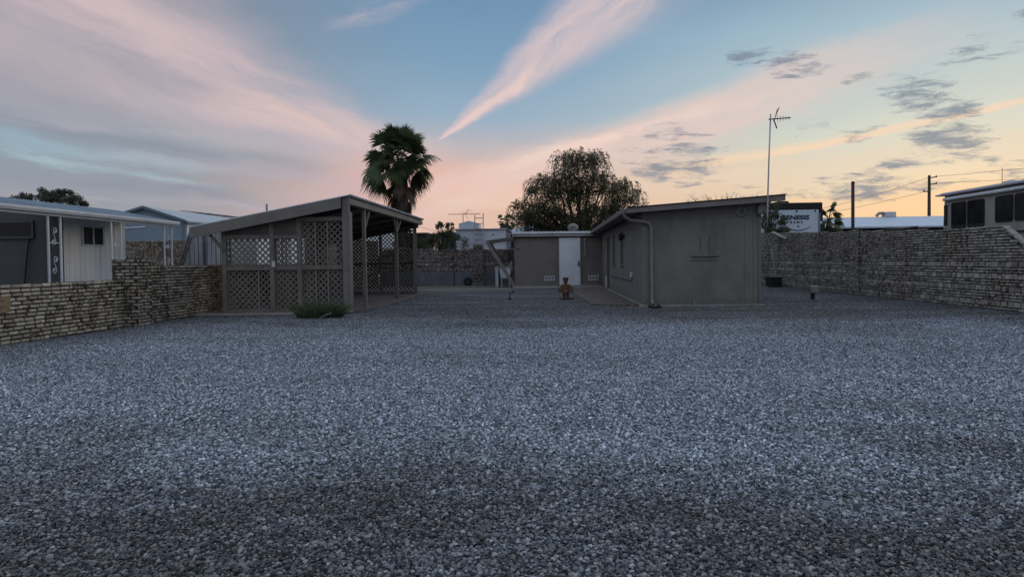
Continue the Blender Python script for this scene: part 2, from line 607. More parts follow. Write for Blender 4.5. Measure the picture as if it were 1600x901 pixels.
def streak(cur, P, Q, wa, wb, color, alpha, nf, nlo=0.35, nhi=0.6, fs=0.15, fe=0.15, core=0.2, floor=0.0, calm=False):
    a0, e0 = P
    dx, dy = Q[0] - P[0], Q[1] - P[1]
    L = math.hypot(dx, dy)
    a_, e_ = (Am, Em) if calm else (Aw, Ew)
    if PREV[0] is not None:          # evaluate the bands one after another
        a_ = t.m('MULTIPLY_ADD', PREV[0], 1e-7, a_)
    # along: tt = (a-a0)*dx/L2 + (e-e0)*dy/L2 ; across: ss
    tt = t.m('MULTIPLY_ADD', a_, dx / L / L, t.m('MULTIPLY_ADD', e_, dy / L / L, -(a0 * dx + e0 * dy) / L / L))
    ss = t.m('MULTIPLY_ADD', a_, -dy / L, t.m('MULTIPLY_ADD', e_, dx / L, (a0 * dy - e0 * dx) / L))
    w = t.m('MAXIMUM', t.m('MULTIPLY_ADD', tt, wb - wa, wa), 0.0015)
    r = t.m('DIVIDE', t.m('ABSOLUTE', ss), w)
    mk = t.mr(r, core, 1.0, 1.0, 0.0, smooth=True)
    mk = t.m('MULTIPLY', mk, t.mr(tt, -fs, fs, smooth=True))
    mk = t.m('MULTIPLY', mk, t.mr(tt, 1 - fe, 1 + fe, 1.0, 0.0, smooth=True))
    mk = t.m('MULTIPLY', mk, t.mr(nf, nlo, nhi, floor * alpha, alpha), clamp=True)
    PREV[0] = mk
    return t.mix(mk, cur, lin(*color))


c = base
# broad high cloud, upper left, and its lavender underside
c = streak(c, (-0.7576, 0.3614), (-0.1983, 0.1457), 0.24, 0.05, (194, 178, 184), 0.8, FD, 0.2, 0.6, 0.12, 0.2, 0.15, floor=0.3)
c = streak(c, (-0.6976, 0.3545), (-0.3253, 0.2313), 0.07, 0.035, (216, 190, 188), 0.6, FD, 0.35, 0.65, 0.2, 0.25, 0.0)
c = streak(c, (-0.4907, 0.2377), (-0.2026, 0.1819), 0.045, 0.03, (224, 194, 186), 0.75, FD, 0.3, 0.6, 0.25, 0.3, 0.0, floor=0.2)
c = streak(c, (-0.7508, 0.1745), (-0.3635, 0.1424), 0.03, 0.02, (138, 146, 158), 0.9, FD, 0.3, 0.55, 0.2, 0.3, 0.2, floor=0.2)
c = streak(c, (-0.7511, 0.1631), (-0.4931, 0.1316), 0.024, 0.012, (150, 178, 190), 1.0, FH, 0.35, 0.6, 0.2, 0.25, 0.1, floor=0.1)
c = streak(c, (-0.7153, 0.1493), (-0.5178, 0.1091), 0.011, 0.008, (168, 190, 196), 0.9, FH, 0.35, 0.6, 0.2, 0.3, 0.1)
c = streak(c, (-0.7404, 0.1206), (-0.4179, 0.0884), 0.02, 0.014, (140, 144, 158), 0.9, FH, 0.35, 0.6, 0.2, 0.3, 0.1)
c = streak(c, (-0.6294, 0.1473), (-0.2520, 0.1178), 0.02, 0.02, (174, 166, 176), 0.6, FH, 0.3, 0.6, 0.2, 0.3, 0.1)
c = streak(c, (-0.7506, 0.1837), (-0.4159, 0.1841), 0.012, 0.008, (172, 170, 178), 0.7, FH, 0.42, 0.62, 0.2, 0.3, 0.0)
c = streak(c, (-0.6913, 0.0941), (-0.2907, 0.0786), 0.009, 0.008, (176, 168, 176), 0.8, FH, 0.40, 0.6, 0.2, 0.3, 0.0)
c = streak(c, (-0.3089, 0.3655), (-0.1891, 0.4154), 0.03, 0.02, (204, 186, 188), 0.8, FU, 0.35, 0.65, 0.25, 0.4, 0.0)
# warm glow near the horizon, centre
c = streak(c, (-0.4097, 0.0633), (-0.2129, 0.1456), 0.05, 0.05, (198, 174, 180), 0.7, FH, 0.2, 0.6, 0.4, 0.3, 0.0, floor=0.4)
c = streak(c, (-0.2896, 0.1385), (0.0441, 0.1058), 0.05, 0.05, (234, 182, 160), 0.85, FH, 0.25, 0.65, 0.25, 0.3, 0.0, floor=0.3)
c = streak(c, (-0.1648, 0.0906), (0.0440, 0.0940), 0.022, 0.02, (232, 204, 178), 0.7, FH, 0.3, 0.6, 0.25, 0.3, 0.0)
# long pink bands
c = streak(c, (-0.2138, 0.0867), (0.4381, 0.2672), 0.05, 0.055, (226, 198, 188), 0.95, FU, 0.2, 0.6, 0.06, 0.30, 0.25, floor=0.35)
c = streak(c, (-0.0946, 0.1458), (0.3071, 0.2350), 0.016, 0.014, (240, 212, 198), 0.7, FU, 0.3, 0.6, 0.2, 0.3, 0.0)
c = streak(c, (-0.1653, 0.1892), (0.1629, 0.4485), 0.003, 0.110, (198, 184, 190), 0.95, FC, 0.22, 0.62, 0.02, 0.2, 0.30, floor=0.3, calm=True)
c = streak(c, (-0.1653, 0.1892), (0.0513, 0.3395), 0.003, 0.032, (228, 200, 192), 0.85, FC, 0.3, 0.62, 0.03, 0.4, 0.1, floor=0.2, calm=True)
c = streak(c, (-0.0129, 0.3243), (0.2002, 0.4440), 0.03, 0.05, (218, 194, 190), 0.6, FC, 0.4, 0.62, 0.2, 0.3, 0.0, calm=True)
c = streak(c, (0.0243, 0.1063), (0.5533, 0.1364), 0.035, 0.03, (230, 206, 184), 0.65, FU, 0.3, 0.6, 0.2, 0.35, 0.0, floor=0.1)
c = streak(c, (0.1985, 0.1375), (0.6521, 0.1894), 0.013, 0.007, (243, 210, 178), 0.9, FU, 0.25, 0.6, 0.15, 0.1, 0.1, floor=0.3, calm=True)
c = streak(c, (0.3239, 0.0787), (0.6413, 0.0744), 0.02, 0.02, (240, 196, 150), 0.5, FH, 0.3, 0.6, 0.2, 0.3, 0.0, floor=0.2)
# small dark clouds: soft ellipses broken up by one streaky field
tot = None
for (p, q, w, al) in (
    ((0.4773, 0.2227), (0.5477, 0.1907), 0.022, 1.0), ((0.5105, 0.1802), (0.5664, 0.1703), 0.015, 1.0),
    ((0.5064, 0.1515), (0.5691, 0.1507), 0.022, 1.0), ((0.5189, 0.2081), (0.5533, 0.1502), 0.026, 0.8), ((0.1344, 0.1861), (0.2608, 0.1549), 0.022, 0.75), ((0.1273, 0.1406), (0.2590, 0.1306), 0.018, 0.9),
    ((0.2775, 0.2994), (0.3295, 0.2892), 0.013, 0.8), ((0.3261, 0.2833), (0.3909, 0.2664), 0.016, 0.9),
    ((0.4163, 0.2470), (0.4579, 0.2478), 0.008, 0.7), ((0.4701, 0.1194), (0.5164, 0.1221), 0.008, 0.9),
    ((0.3761, 0.0925), (0.4979, 0.0934), 0.014, 0.95), ((0.4382, 0.1098), (0.5332, 0.0908), 0.013, 0.9), ((0.5312, 0.2489), (0.6042, 0.2552), 0.010, 0.75),
    ((0.5528, 0.2724), (0.5916, 0.2736), 0.007, 0.6), ((0.5535, 0.0957), (0.6233, 0.1052), 0.014, 0.6), ((0.3547, 0.1827), (0.4037, 0.1833), 0.008, 0.5),
    ((0.4148, 0.1680), (0.4655, 0.1679), 0.010, 0.55), ((0.2534, 0.0949), (0.3662, 0.0967), 0.011, 0.45), ((0.6040, 0.2847), (0.6399, 0.2866), 0.009, 0.6)):
    cx, cy = (p[0] + q[0]) / 2, (p[1] + q[1]) / 2
    L = math.hypot(q[0] - p[0], q[1] - p[1])
    ux, uy = (q[0] - p[0]) / L, (q[1] - p[1]) / L
    a_ = As if PREV[0] is None else t.m('MULTIPLY_ADD', PREV[0], 1e-7, As)
    k = 1.0 / (L * 0.62 + w * 0.4)
    tt = t.m('MULTIPLY_ADD', a_, ux * k, t.m('MULTIPLY_ADD', Es, uy * k, -(cx * ux + cy * uy) * k))
    k = 1.0 / (w * 1.5)
    ss = t.m('MULTIPLY_ADD', a_, -uy * k, t.m('MULTIPLY_ADD', Es, ux * k, (cx * uy - cy * ux) * k))
    d2 = t.m('MULTIPLY_ADD', tt, tt, t.m('MULTIPLY', ss, ss))
    v = t.m('MULTIPLY_ADD', d2, -0.75 * al, al)
    tot = v if tot is None else t.m('MAXIMUM', tot, v)
    PREV[0] = tot
FX = field(-0.05, 17.0, 78.0, 21.0, 5, 0.68, (As, Es))
dens = t.m('MULTIPLY_ADD', t.m('SUBTRACT', FX, 0.5), 4.2, t.m('SUBTRACT', tot, 0.34))
c = t.mix(t.m('MULTIPLY', t.mr(dens, 0.0, 1.0, smooth=True), 0.80), c, lin(120, 130, 146))
below = t.mr(Z, -0.02, 0.0)
c = t.mix(below, (0.10, 0.095, 0.09, 1), c)
GAIN = 10.0
c = t.mix(1.0, c, (GAIN, GAIN, GAIN, 1), 'MULTIPLY')
bg = t.node('ShaderNodeBackground')
bg.inputs['Strength'].default_value = 0.1
t.l.new(c, bg.inputs['Color'])
out = t.node('ShaderNodeOutputWorld')
t.l.new(bg.outputs[0], out.inputs[0])
world.cycles.sampling_method = 'MANUAL'
world.cycles.sample_map_resolution = 512

sun_d = bpy.data.lights.new('dusk_sun', 'SUN')
sun_d.energy = 0.35
sun_d.angle = math.radians(25)
sun_d.color = (1.0, 0.80, 0.62)
sun = bpy.data.objects.new('dusk_sun', sun_d)
COL.objects.link(sun)
az, el = math.radians(48), math.radians(14)
sv = Vector((math.sin(az) * math.cos(el), math.cos(az) * math.cos(el), math.sin(el)))
sun.rotation_euler = sv.to_track_quat('Z', 'Y').to_euler()

scene.view_settings.view_transform = 'Standard'
scene.view_settings.look = 'None'
scene.view_settings.exposure = 0.1
scene.view_settings.gamma = 1
scene.cycles.max_bounces = 5
scene.cycles.use_denoising = True
scene.cycles.denoiser = 'OPENIMAGEDENOISE'
scene.cycles.use_adaptive_sampling = True
scene.cycles.adaptive_threshold = 0.02

# ------------------------------------------------------------------ ground
def hgt(x, y):
    return 0.012 * mnoise.noise(Vector((x * 0.5, y * 0.5, 0))) + 0.006 * mnoise.noise(Vector((x * 1.7, y * 1.7, 3)))


def gravel_colour(t, rnd, pos):
    """stone colour from a per-stone random value, with vignette darkening and random patches put into the tint"""
    st = t.ramp(rnd, [(0.0, (0.045, 0.048, 0.053, 1)), (0.25, (0.115, 0.122, 0.134, 1)), (0.45, (0.205, 0.22, 0.243, 1)), (0.62, (0.30, 0.32, 0.35, 1)),
                      (0.72, (0.26, 0.225, 0.205, 1)), (0.80, (0.36, 0.375, 0.405, 1)), (0.92, (0.47, 0.49, 0.52, 1)), (1.0, (0.68, 0.69, 0.71, 1))])
    p1 = t.noise(pos, 0.32, 5, 0.62)
    p2 = t.noise(t.scalevec(pos, (0.55, 1.3, 1)), 0.55, 4, 0.6)
    sp = t.node('ShaderNodeSeparateXYZ')
    t.l.new(pos, sp.inputs[0])
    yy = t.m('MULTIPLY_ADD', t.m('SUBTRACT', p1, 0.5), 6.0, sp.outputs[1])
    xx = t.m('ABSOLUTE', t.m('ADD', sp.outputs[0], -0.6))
    # vignette painted into the stone colour: pale middle, dark brown round it
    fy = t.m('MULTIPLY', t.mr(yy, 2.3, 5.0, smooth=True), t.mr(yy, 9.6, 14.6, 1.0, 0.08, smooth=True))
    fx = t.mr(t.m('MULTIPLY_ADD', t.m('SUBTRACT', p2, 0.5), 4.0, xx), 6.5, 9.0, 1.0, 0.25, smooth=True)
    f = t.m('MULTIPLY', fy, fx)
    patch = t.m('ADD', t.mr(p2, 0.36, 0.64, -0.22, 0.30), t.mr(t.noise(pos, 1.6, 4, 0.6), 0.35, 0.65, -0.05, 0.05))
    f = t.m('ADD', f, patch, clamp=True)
    old = t.mix(1.0, st, (0.46, 0.445, 0.43, 1), 'MULTIPLY')  # dark tint of the painted vignette
    new = t.mix(1.0, st, (1.08, 1.17, 1.26, 1), 'MULTIPLY')  # pale tint of the vignette's middle
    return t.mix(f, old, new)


m, t = newmat('gravel_bed')
pos = t.pos
v = t.node('ShaderNodeTexVoronoi')
v.inputs['Scale'].default_value = 54
v.inputs['Randomness'].default_value = 0.95
pv = t.scalevec(pos, (1, 1, 0.0))
t.l.new(pv, v.inputs['Vector'])
sc = t.node('ShaderNodeSeparateColor')
t.l.new(v.outputs['Color'], sc.inputs[0])
big = t.noise(pv, 11.0, 2, 0.6)
rnd = t.m('ADD', t.m('MULTIPLY', sc.outputs[0], 0.9), t.mr(big, 0.3, 0.7, -0.26, 0.32), clamp=True)
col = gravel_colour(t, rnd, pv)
gap = t.mr(v.outputs['Distance'], 0.012 * 42, 0.021 * 42, smooth=True)
col = t.mix(t.m('MULTIPLY', t.mr(v.outputs['Distance'], 0.45, 0.75, smooth=True), 0.75), col, (0.02, 0.021, 0.024, 1))
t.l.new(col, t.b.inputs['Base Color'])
t.b.inputs['Roughness'].default_value = 0.85
t.b.inputs['Specular IOR Level'].default_value = 0.2
hh = t.m('SUBTRACT', t.m('MULTIPLY', sc.outputs[1], 0.5), v.outputs['Distance'])
bump(t, hh, 0.9, 0.02)
M['gravel_bed'] = m

m, t = newmat('loose_stone')
a = t.node('ShaderNodeAttribute', attribute_name='rv')
a.attribute_type = 'INSTANCER'
n = t.noise(t.pos, 90, 3, 0.6)
rn = t.m('ADD', a.outputs['Fac'], t.mr(n, 0.3, 0.7, -0.06, 0.06), clamp=True)
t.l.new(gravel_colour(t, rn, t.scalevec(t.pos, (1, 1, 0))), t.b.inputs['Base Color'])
t.b.inputs['Roughness'].default_value = 0.75
t.b.inputs['Specular IOR Level'].default_value = 0.25
bump(t, n, 0.3, 0.003)
M['stone'] = m

M['dirt'] = surf('packed_dirt', (0.13, 0.11, 0.10, 1), 0.95, var=0.3, vscale=2.5, grain=0.4, gscale=50, bstr=0.5)
M['dirt_far'] = surf('desert_dirt', (0.16, 0.145, 0.13, 1), 0.95, var=0.25, vscale=0.4, grain=0.4, gscale=20, bstr=0.5)

g = MB()
g.poly([(-1500, -1500, -0.05), (1500, -1500, -0.05), (1500, 1500, -0.05), (-1500, 1500, -0.05)])
tag(g.build('ground', M['dirt_far']), kind='structure')

g = MB()
xs = np.linspace(-8.4, 10.0, 75)
ys = np.linspace(-4.0, 31.5, 143)
for y in ys:
    for x in xs:
        g.v.append((float(x), float(y), hgt(x, y)))
nx = len(xs)
for j in range(len(ys) - 1):
    for i in range(nx - 1):
        g.f.append((j * nx + i, j * nx + i + 1, (j + 1) * nx + i + 1, (j + 1) * nx + i))
tag(g.build('gravel_yard', M['gravel_bed'], smooth=True, fix=False), kind='structure')

# dirt strip and pavers behind / under the buildings
g = MB()
g.prism([(-4.9, 26.4, 0), (-1.6, 26.9, 0), (-1.6, 31.45, 0), (-8.38, 31.45, 0), (-8.38, 25.9, 0)], (0, 0, 0.03))
tag(g.build('dirt_strip', M['dirt']), kind='structure')
g = MB()
g.bar((-4.95, 26.2, 0.0), (-1.55, 26.8, 0.0), 0.22, 0.12)
g.bar((-8.3, 25.9, 0.0), (-4.95, 26.2, 0.0), 0.16, 0.10)
tag(g.build('concrete_kerb', M['concrete'], bevel=0.01), kind='structure')


def paver_mat(name, c):
    m, t = newmat(name)
    b = t.node('ShaderNodeTexBrick')
    t.l.new(t.pos, b.inputs['Vector'])
    b.inputs['Scale'].default_value = 1.0
    b.inputs['Brick Width'].default_value = 0.30
    b.inputs['Row Height'].default_value = 0.15
    b.inputs['Mortar Size'].default_value = 0.014
    b.inputs['Color1'].default_value = mul(c, 0.75)
    b.inputs['Color2'].default_value = mul(c, 1.25)
    b.inputs['Mortar'].default_value = mul(c, 0.3)
    n = t.noise(t.pos, 5, 5, 0.65)
    col = t.mix(t.mr(n, 0.38, 0.6), mul(c, 0.3), b.outputs['Color'])
    t.l.new(col, t.b.inputs['Base Color'])
    t.b.inputs['Roughness'].default_value = 0.9
    bump(t, t.m('ADD', t.m('MULTIPLY', b.outputs['Fac'], -1.0), t.m('MULTIPLY', n, 0.6)), 0.6, 0.01)
    return m


M['paver'] = paver_mat('brown_pavers', (0.17, 0.135, 0.12, 1))
g = MB()
g.prism([(0.75, 26.9, 0), (1.15, 17.3, 0), (2.37, 16.85, 0), (2.37, 28.2, 0), (0.7, 28.2, 0)][:], (0, 0, 0.028))
tag(g.build('paver_path', M['paver']), kind='structure')
g = MB()
g.prism([(-8.37, 14.75, 0), (-4.9, 14.98, 0), (-4.45, 16.6, 0), (-4.65, 24.1, 0), (-8.37, 24.1, 0)], (0, 0, 0.035))
tag(g.build('paver_floor', M['paver']), kind='structure')
g = MB()
g.bar((-8.37, 14.72, 0.01), (-4.95, 14.93, 0.01), 0.09, 0.07)
tag(g.build('paver_border', M['concrete'], bevel=0.01), kind='structure')

# loose stones: real instanced pebbles over the near yard
def jgrid(x0, x1, y0, y1, sp):
    X, Yy = np.meshgrid(np.arange(x0, x1, sp), np.arange(y0, y1, sp))
    X = X.ravel() + rng.uniform(-0.5, 0.5, X.size) * sp
    Yy = Yy.ravel() + rng.uniform(-0.5, 0.5, Yy.size) * sp
    return X, Yy


pts = []
for y0, y1, sp in ((1.6, 4.5, 0.0145), (4.5, 7.0, 0.0185), (7.0, 9.5, 0.028), (9.5, 13.0, 0.044), (13.0, 24.0, 0.062)):
    hw = 0.86 * y1 + 1.2
    X, Yy = jgrid(-hw, hw, y0, y1, sp)
    k = (np.abs(X) < 0.86 * Yy + 1.2) & (X > -8.25) & (X < 9.7)
    k &= ~((X > 0.75) & (X < 5.5) & (Yy > 16.3)) & ~((X < -4.4) & (Yy > 14.7)) & (rng.random(X.size) > (Yy - 14.0) / 9.0)
    X, Yy = X[k], Yy[k]
    pts.append(np.stack([X, Yy, rng.uniform(0.0, 0.010, X.size)], 1))
pts = np.concatenate(pts)
pts[:, 2] += np.array([hgt(a, b) for a, b in pts[:, :2]])
me = bpy.data.meshes.new('loose_gravel')
me.vertices.add(len(pts))
me.vertices.foreach_set('co', pts.astype(np.float32).ravel())
me.update()
gv = bpy.data.objects.new('loose_gravel', me)
COL.objects.link(gv)
tag(gv, 'loose grey and tan stones covering the near yard', kind='stuff')
ng = bpy.data.node_groups.new('scatter_stones', 'GeometryNodeTree')
ng.interface.new_socket('Geometry', in_out='INPUT', socket_type='NodeSocketGeometry')
ng.interface.new_socket('Geometry', in_out='OUTPUT', socket_type='NodeSocketGeometry')
N = ng.nodes
Lk = ng.links
gi, go = N.new('NodeGroupInput'), N.new('NodeGroupOutput')
g2i = N.new('GeometryNodeGeometryToInstance')
for k in range(7):
    ico = N.new('GeometryNodeMeshIcoSphere')
    ico.inputs['Radius'].default_value = 1.0
    ico.inputs['Subdivisions'].default_value = 2
    nz = N.new('ShaderNodeTexNoise')
    nz.noise_dimensions = '4D'
    nz.inputs['W'].default_value = k * 3.7
    nz.inputs['Scale'].default_value = 0.9
    nz.inputs['Detail'].default_value = 1.0
    sub = N.new('ShaderNodeVectorMath')
    sub.operation = 'SUBTRACT'
    sub.inputs[1].default_value = (0.5, 0.5, 0.5)
    Lk.new(nz.outputs['Color'], sub.inputs[0])
    scl = N.new('ShaderNodeVectorMath')
    scl.operation = 'SCALE'
    scl.inputs['Scale'].default_value = 1.7
    Lk.new(sub.outputs[0], scl.inputs[0])
    sp_ = N.new('GeometryNodeSetPosition')
    Lk.new(ico.outputs[0], sp_.inputs['Geometry'])
    Lk.new(scl.outputs[0], sp_.inputs['Offset'])
    tr = N.new('GeometryNodeTransform')
    tr.inputs['Scale'].default_value = (1.0, 0.78 + 0.05 * (k % 3), 0.50 + 0.06 * (k % 4))
    Lk.new(sp_.outputs[0], tr.inputs['Geometry'])
    sm = N.new('GeometryNodeSetMaterial')
    sm.inputs['Material'].default_value = M['stone']
    Lk.new(tr.outputs[0], sm.inputs['Geometry'])
    Lk.new(sm.outputs[0], g2i.inputs[0])
iop = N.new('GeometryNodeInstanceOnPoints')
Lk.new(gi.outputs[0], iop.inputs['Points'])
Lk.new(g2i.outputs[0], iop.inputs['Instance'])
iop.inputs['Pick Instance'].default_value = True
ri = N.new('FunctionNodeRandomValue')
ri.data_type = 'INT'
ri.inputs[4].default_value = 0
ri.inputs[5].default_value = 6
Lk.new(ri.outputs[2], iop.inputs['Instance Index'])
rr = N.new('FunctionNodeRandomValue')
rr.data_type = 'FLOAT_VECTOR'
rr.inputs[0].default_value = (-0.5, -0.5, 0)
rr.inputs[1].default_value = (0.5, 0.5, 6.28)
e2r = N.new('FunctionNodeEulerToRotation')
Lk.new(rr.outputs[0], e2r.inputs[0])
Lk.new(e2r.outputs[0], iop.inputs['Rotation'])
rs = N.new('FunctionNodeRandomValue')
rs.data_type = 'FLOAT'
rs.inputs[2].default_value = 0.0
rs.inputs[3].default_value = 1.0
rs.inputs['Seed'].default_value = 5
pw = N.new('ShaderNodeMath')
pw.operation = 'POWER'
Lk.new(rs.outputs[1], pw.inputs[0])
pw.inputs[1].default_value = 2.2
ma = N.new('ShaderNodeMath')
ma.operation = 'MULTIPLY_ADD'
Lk.new(pw.outputs[0], ma.inputs[0])
ma.inputs[1].default_value = 0.0085
ma.inputs[2].default_value = 0.0055
Lk.new(ma.outputs[0], iop.inputs['Scale'])
sa = N.new('GeometryNodeStoreNamedAttribute')
sa.data_type = 'FLOAT'
sa.domain = 'INSTANCE'
sa.inputs['Name'].default_value = 'rv'
rc = N.new('FunctionNodeRandomValue')
rc.data_type = 'FLOAT'
rc.inputs['Seed'].default_value = 9
Lk.new(rc.outputs[1], sa.inputs['Value'])
Lk.new(iop.outputs[0], sa.inputs['Geometry'])
Lk.new(sa.outputs[0], go.inputs[0])
md = gv.modifiers.new('scatter', 'NODES')
md.node_group = ng

# ------------------------------------------------------------------ brick walls
def rows_of(pattern):
    return [(0.0667, 0.203) if ch == 'S' else (0.132, 0.203) for ch in pattern]


def wall_core(name, parent, x0, x1, y0, y1, z0, z1, mat=None):
    g = MB()
    g.box(x0, x1, y0, y1, z0, z1)
    return g.build(name, mat or M['mortar'], parent)


M['coping'] = surf('coping_brick', (0.30, 0.285, 0.265, 1), 0.95, var=0.35, vscale=7, grain=0.4, gscale=40, bstr=0.6, dirt=0.8)
# left wall, low stretch nearest the camera
w = thing('brick_wall', (-8.5, 7.5, 0), 'low tan slump brick wall in front of the porch with scroll columns, left edge of the yard', 'brick wall', 'brick walls round the yard')
g = MB(); at = []
brick_wall(g, at, (-8.45, 3.0, 0), (0, 1, 0), (1, 0, 0), 9.2, rows_of('S' * 14), z0=0.0)
top_rows = [(0.0667, 0.203)]
o = g.build('brick_face', M['brick_left'], w, fix=True, attr={'bc': at})
wall_core('wall_core', w, -8.62, -8.435, 3.0, 12.22, -0.1, 0.93)
g = MB()
g.prism([(-8.40, 9.18, 0.50), (-8.40, 9.50, 0.52), (-8.40, 9.49, 0.76), (-8.40, 9.20, 0.74)], (0.03, 0, 0))
g.build('repair_patch', surf('rusty_patch', (0.22, 0.16, 0.09, 1), 0.9, var=0.5, vscale=12, dirt=0.9, dirtc=(0.12, 0.05, 0.02, 1)), w)

# pier between the two heights
w = thing('brick_pier', (-8.4, 12.4, 0), 'square tan brick pier where the left wall steps up in height', 'brick pier')
g = MB(); at = []
R20 = rows_of('S' * 20)
brick_wall(g, at, (-8.62, 12.22, 0), (1, 0, 0), (0, -1, 0), 0.515, R20, depth=0.04)
brick_wall(g, at, (-8.14, 12.22, 0), (0, 1, 0), (1, 0, 0), 0.42, R20, depth=0.04)
brick_wall(g, at, (-8.14, 12.64, 0), (-1, 0, 0), (0, 1, 0), 0.40, R20, depth=0.04)
g.build('brick_face', M['brick_leftb'], w, attr={'bc': at})
wall_core('wall_core', w, -8.62, -8.12, 12.20, 12.66, -0.1, 1.33)

w = thing('brick_wall', (-8.5, 22, 0), 'tan brick wall running back from the pier past the lattice shelter', 'brick wall', 'brick walls round the yard')
g = MB(); at = []
brick_wall(g, at, (-8.45, 12.64, 0), (0, 1, 0), (1, 0, 0), 18.7, rows_of('S' * 34), top=lambda s: 1.22 if s < 9.6 else 2.28)
g.build('brick_face', M['brick_leftb'], w, attr={'bc': at})
g = MB(); g.prism([(-8.62, 12.66, -0.1), (-8.62, 31.4, -0.1), (-8.62, 31.4, 2.24), (-8.62, 22.26, 2.24), (-8.62, 22.26, 1.2), (-8.62, 12.66, 1.2)], (0.185, 0, 0)); g.build('wall_core', M['mortar'], w)

# right wall
PAT = 'STSSSTSSTSSTSSSSSSSSSSSSSSSSSSSSS'


def rtop(s):
    y = 31.3 - s
    if y < 14.6:
        return 1.82 - min(0.62, (14.6 - y) * 0.68)
    if y < 21.2:
        return 1.82 + (y - 14.6) * 0.030
    return 2.02 + (y - 21.2) * 0.038


w = thing('brick_wall', (10, 20, 0), 'tall grey brick wall along the right side below the motorhome', 'brick wall', 'brick walls round the yard')
g = MB(); at = []
brick_wall(g, at, (9.93, 31.3, 0), (0, -1, 0), (-1, 0, 0), 27.0, rows_of(PAT), top=rtop)
g.build('brick_face', M['brick_right'], w, attr={'bc': at})
g = MB()
prof = [(s, rtop(s)) for s in (0, 4, 7, 10.05, 10.15, 13, 16.65, 17.0, 17.3, 17.62, 20, 27.0)]
for (s0, h0), (s1, h1) in zip(prof, prof[1:]):
    g.prism([(9.915, 31.3 - s0, -0.1), (9.915, 31.3 - s1, -0.1), (9.915, 31.3 - s1, h1 - 0.01), (9.915, 31.3 - s0, h0 - 0.01)], (0.2, 0, 0))
g.build('wall_core', M['mortar'], w)
g = MB()
for (y0, y1) in ((14.62, 14.30), (14.29, 14.0), (13.99, 13.70)):
    g.bar((9.99, y0, rtop(31.3 - y0) + 0.012), (9.99, y1, rtop(31.3 - y1) + 0.012), 0.15, 0.045)
s = 4.0
y = 13.68
while y > 4.4:
    L = random.uniform(0.36, 0.42)
    g.box(9.88, 10.06, y - L, y - 0.012, 1.19 + random.uniform(0, 0.01), 1.24)
    y -= L
g.build('coping', M['coping'], w, bevel=0.008)
w = thing('brick_pier', (9.9, 21.1, 0), 'grey brick pier set in the right wall beside the dark steel pole', 'brick pier')
g = MB(); at = []
R = rows_of('S' * 31)
brick_wall(g, at, (9.80, 21.35, 0), (0, -1, 0), (-1, 0, 0), 0.44, R, depth=0.04)
brick_wall(g, at, (9.765, 20.91, 0), (1, 0, 0), (0, -1, 0), 0.20, R, depth=0.04)
g.build('brick_face', M['brick_right'], w, attr={'bc': at})
wall_core('wall_core', w, 9.785, 10.16, 20.89, 21.37, -0.1, 2.07)

# back wall: brick over a grey plastered base
PB = 'SSTSSTSSSSSSSSSSSS'


def btop(s):
    x = -8.4 + s
    return 1.93 - 0.10 * math.exp(-((x + 5.0) / 1.2) ** 2) if x < -3.2 else 1.84


w = thing('brick_wall', (-1, 31.6, 0), 'dark brick wall across the back of the yard with a grey plastered base', 'brick wall', 'brick walls round the yard')
g = MB(); at = []
brick_wall(g, at, (-8.4, 31.55, 0), (1, 0, 0), (0, -1, 0), 18.3, rows_of(PB), z0=0.62, top=btop)
g.build('brick_face', M['brick_back'], w, attr={'bc': at})
wall_core('wall_core', w, -8.4, 9.9, 31.53, 31.75, -0.1, 1.80)
wall_core('plaster_base', w, -8.38, 9.88, 31.38, 31.53, -0.1, 0.70, M['plaster'])
w = thing('brick_pier', (-3.45, 31.3, 0), 'dark brick pier in the middle of the back wall with a tyre at its foot', 'brick pier')
g = MB(); at = []
R = rows_of('S' * 28)
brick_wall(g, at, (-3.68, 31.25, 0.15), (1, 0, 0), (0, -1, 0), 0.46, R, depth=0.04, z0=0.15)
brick_wall(g, at, (-3.22, 31.25, 0.15), (0, 1, 0), (1, 0, 0), 0.3, R, depth=0.04, z0=0.15)
g.build('brick_face', M['brick_back'], w, attr={'bc': at})
wall_core('wall_core', w, -3.68, -3.22, 31.24, 31.72, -0.1, 2.02)
g = MB()
g.box(-3.76, -3.14, 31.10, 31.37, 0.0, 0.16)
g.build('footing', M['plaster'], w, bevel=0.01)

w = thing('brick_wall', (-21, 31.6, 0), "neighbour's taller dark brick wall seen between the porch columns", 'brick wall', 'brick walls round the yard')
g = MB(); at = []
brick_wall(g, at, (-27.5, 31.55, 0), (1, 0, 0), (0, -1, 0), 11.2, rows_of('S' * 10 + 'TSST' + 'S' * 20), z0=0.35, top=lambda s: 2.53 - 0.008 * s)
g.build('brick_face', M['brick_leftb'], w, attr={'bc': at})
wall_core('wall_core', w, -27.5, -16.3, 31.53, 31.75, -0.1, 2.45)

# ------------------------------------------------------------------ lattice shelter
sh = thing('lattice_shelter', (-6.4, 19.4, 0), 'brown open garden shelter with lattice panels and a corrugated lean-to roof', 'shelter')


def zr(x):            # underside of roof sheet
    return 2.095 + (x + 8.52) * 0.178


